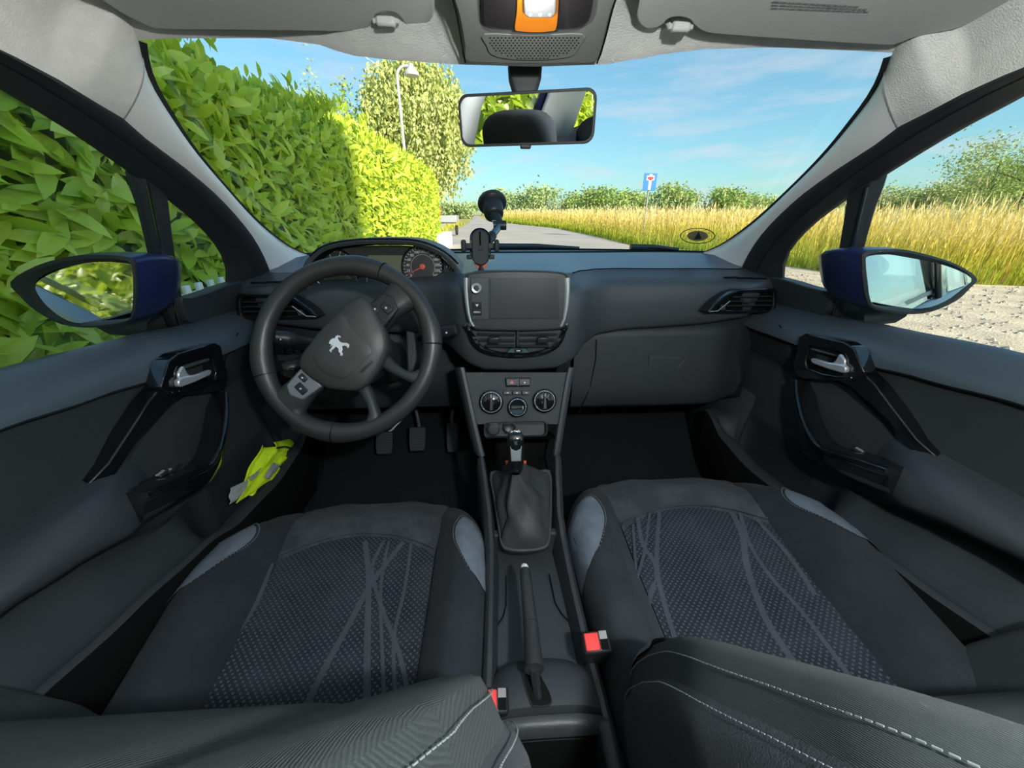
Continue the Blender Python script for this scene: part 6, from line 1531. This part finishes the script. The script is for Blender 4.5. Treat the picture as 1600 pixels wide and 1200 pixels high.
for sg in (-1, 1):
    MB().box(pc+px_*sg*0.026+pu*0.004-pn*0.004, (0.018, 0.006, 0.012)).build('jaw_arm', 'black_plastic', ph, bevel=0.001)
    MB().box(pc+px_*sg*0.0375+pu*0.004+pn*0.006, (0.011, 0.020, 0.026)).build('jaw', 'rubber', ph, bevel=0.004)
    MB().box(pc+px_*sg*0.026-pu*0.020, (0.012, 0.010, 0.010)).build('side_foot', 'black_plastic', ph, bevel=0.002)
mb = MB(); mb.prism([pc-pn*0.012+px_*a+pu*b for a, b in ((-0.016, -0.034), (0.016, -0.034), (0.010, -0.046), (-0.010, -0.046))], pn*0.003); mb.build('red_chin', 'accent_red', ph, bevel=0.001)
MB().tube([pc-pu*0.040-pn*0.012, pc-pu*0.062-pn*0.014], [0.006, 0.009], 8).build('lower_foot', 'black_plastic', ph)

# ================================================================ oval sticker on the windscreen
SK_PL = (ws(0.72, 0.16)+V((0, -0.004, -0.004)), V((0.05, 0.40, 0.9)).normalized())
kc_ = P(1090, 368, pl=WS_PL); 
def stq(px, py, d=0.0): return P(px, py, pl=(mir(BL), V((-wsn.x, wsn.y, wsn.z))))-V((0, 0.01, 0.02))*d
stk = thing('windscreen_sticker', 'round tan sticker with a dark ring in the lower right of the windscreen', 'sticker', tuple(stq(1090, 368)))
el = lambda cx, cy, a, b, n=32: [stq(cx+a*math.cos(2*math.pi*k/n), cy+b*math.sin(2*math.pi*k/n), 0.1) for k in range(n)]
MB().ring(el(1090, 367.5, 27.5, 12.5), el(1090, 367.5, 26, 11.5), (0, 0, 0.0004)).build('outer_ring', 'sticker_dark', stk, smooth=0)
mb = MB(); mb.prism(el(1090, 367.5, 16.5, 8), (0, 0, 0.0004)); mb.build('tan_disc', 'sticker_tan', stk, smooth=0)
mb = MB(); mb.prism([stq(1084, 372.5, 0.16), stq(1096, 371.5, 0.16), stq(1092, 360, 0.16)], (0, 0, 0.0003)); mb.build('sail_shape', 'sticker_dark', stk, smooth=0)
for k in range(12):
    a = 2*math.pi*k/12; p = stq(1090+21.5*math.cos(a), 367.5+10*math.sin(a), 0.1); MB().box(p, (0.003, 0.003, 0.001)).build('ring_mark', 'sticker_dark', stk)

# ================================================================ high-visibility vest in the left door pocket
vs = thing('high_visibility_vest', 'crumpled yellow high visibility vest with grey bands stuffed in the left door pocket', 'vest', tuple(P(400, 745, x=-0.65)))
def sheet(px_poly, x0_, m, nm, seed, amp=0.012, n=7):
    """a crumpled fold filling a four-sided outline"""
    q = [P(*p, x=x0_+dx) for p, dx in px_poly]; rows = []
    for i in range(n+1):
        row = []
        for j in range(n+1):
            a, b = i/n, j/n; p = q[0].lerp(q[1], a).lerp(q[3].lerp(q[2], a), b)
            w = noise.noise(V((a*3+seed, b*3, seed*1.7)))+0.5*noise.noise(V((a*7, b*7+seed, 3)))
            row.append(p+V((amp*w*1.3, amp*w*0.3, amp*0.4*w)))
        rows.append(row)
    return MB().grid(rows).build(nm, m, vs, smooth=70, solid=0.003, sub=1)
sheet([((405, 695), 0.0), ((432, 700), 0.02), ((395, 778), 0.028), ((372, 765), 0.005)], -0.648, 'vest_yellow', 'vest_fold', 1)
sheet([((428, 690), 0.0), ((460, 684), 0.0), ((462, 716), 0.02), ((432, 726), 0.022)], -0.640, 'vest_yellow', 'vest_fold', 2)
sheet([((432, 704), 0.02), ((455, 705), 0.02), ((440, 738), 0.028), ((364, 792), 0.030)], -0.642, 'vest_yellow', 'vest_fold', 3, 0.008)
sheet([((440, 715), 0.022), ((458, 715), 0.025), ((440, 745), 0.03), ((420, 752), 0.03)], -0.638, 'vest_yellow', 'vest_fold', 5, 0.008)
sheet([((426, 722), 0.0), ((437, 727), 0.0), ((420, 750), 0.004), ((411, 746), 0.0)], -0.606, 'reflective_grey', 'reflective_band', 4, 0.002)
sheet([((360, 762), 0.0), ((390, 748), 0.0), ((384, 774), 0.012), ((358, 790), 0.012)], -0.632, 'reflective_grey', 'reflective_band', 6, 0.006)
sheet([((404, 735), 0.0), ((411, 730), 0.0), ((394, 752), 0.012), ((388, 748), 0.0)], -0.628, 'reflective_grey', 'reflective_band', 9, 0.004)
MB().tube(spline([P(*p, x=-0.612) for p in [(433, 700), (446, 698), (456, 702), (459, 712), (454, 722)]], 4), 0.0022, 5).build('dark_binding', 'vest_trim', vs)
MB().tube(spline([P(*p, x=-0.606) for p in [(436, 728), (443, 733), (437, 742), (424, 751)]], 4), 0.002, 5).build('dark_binding', 'vest_trim', vs)
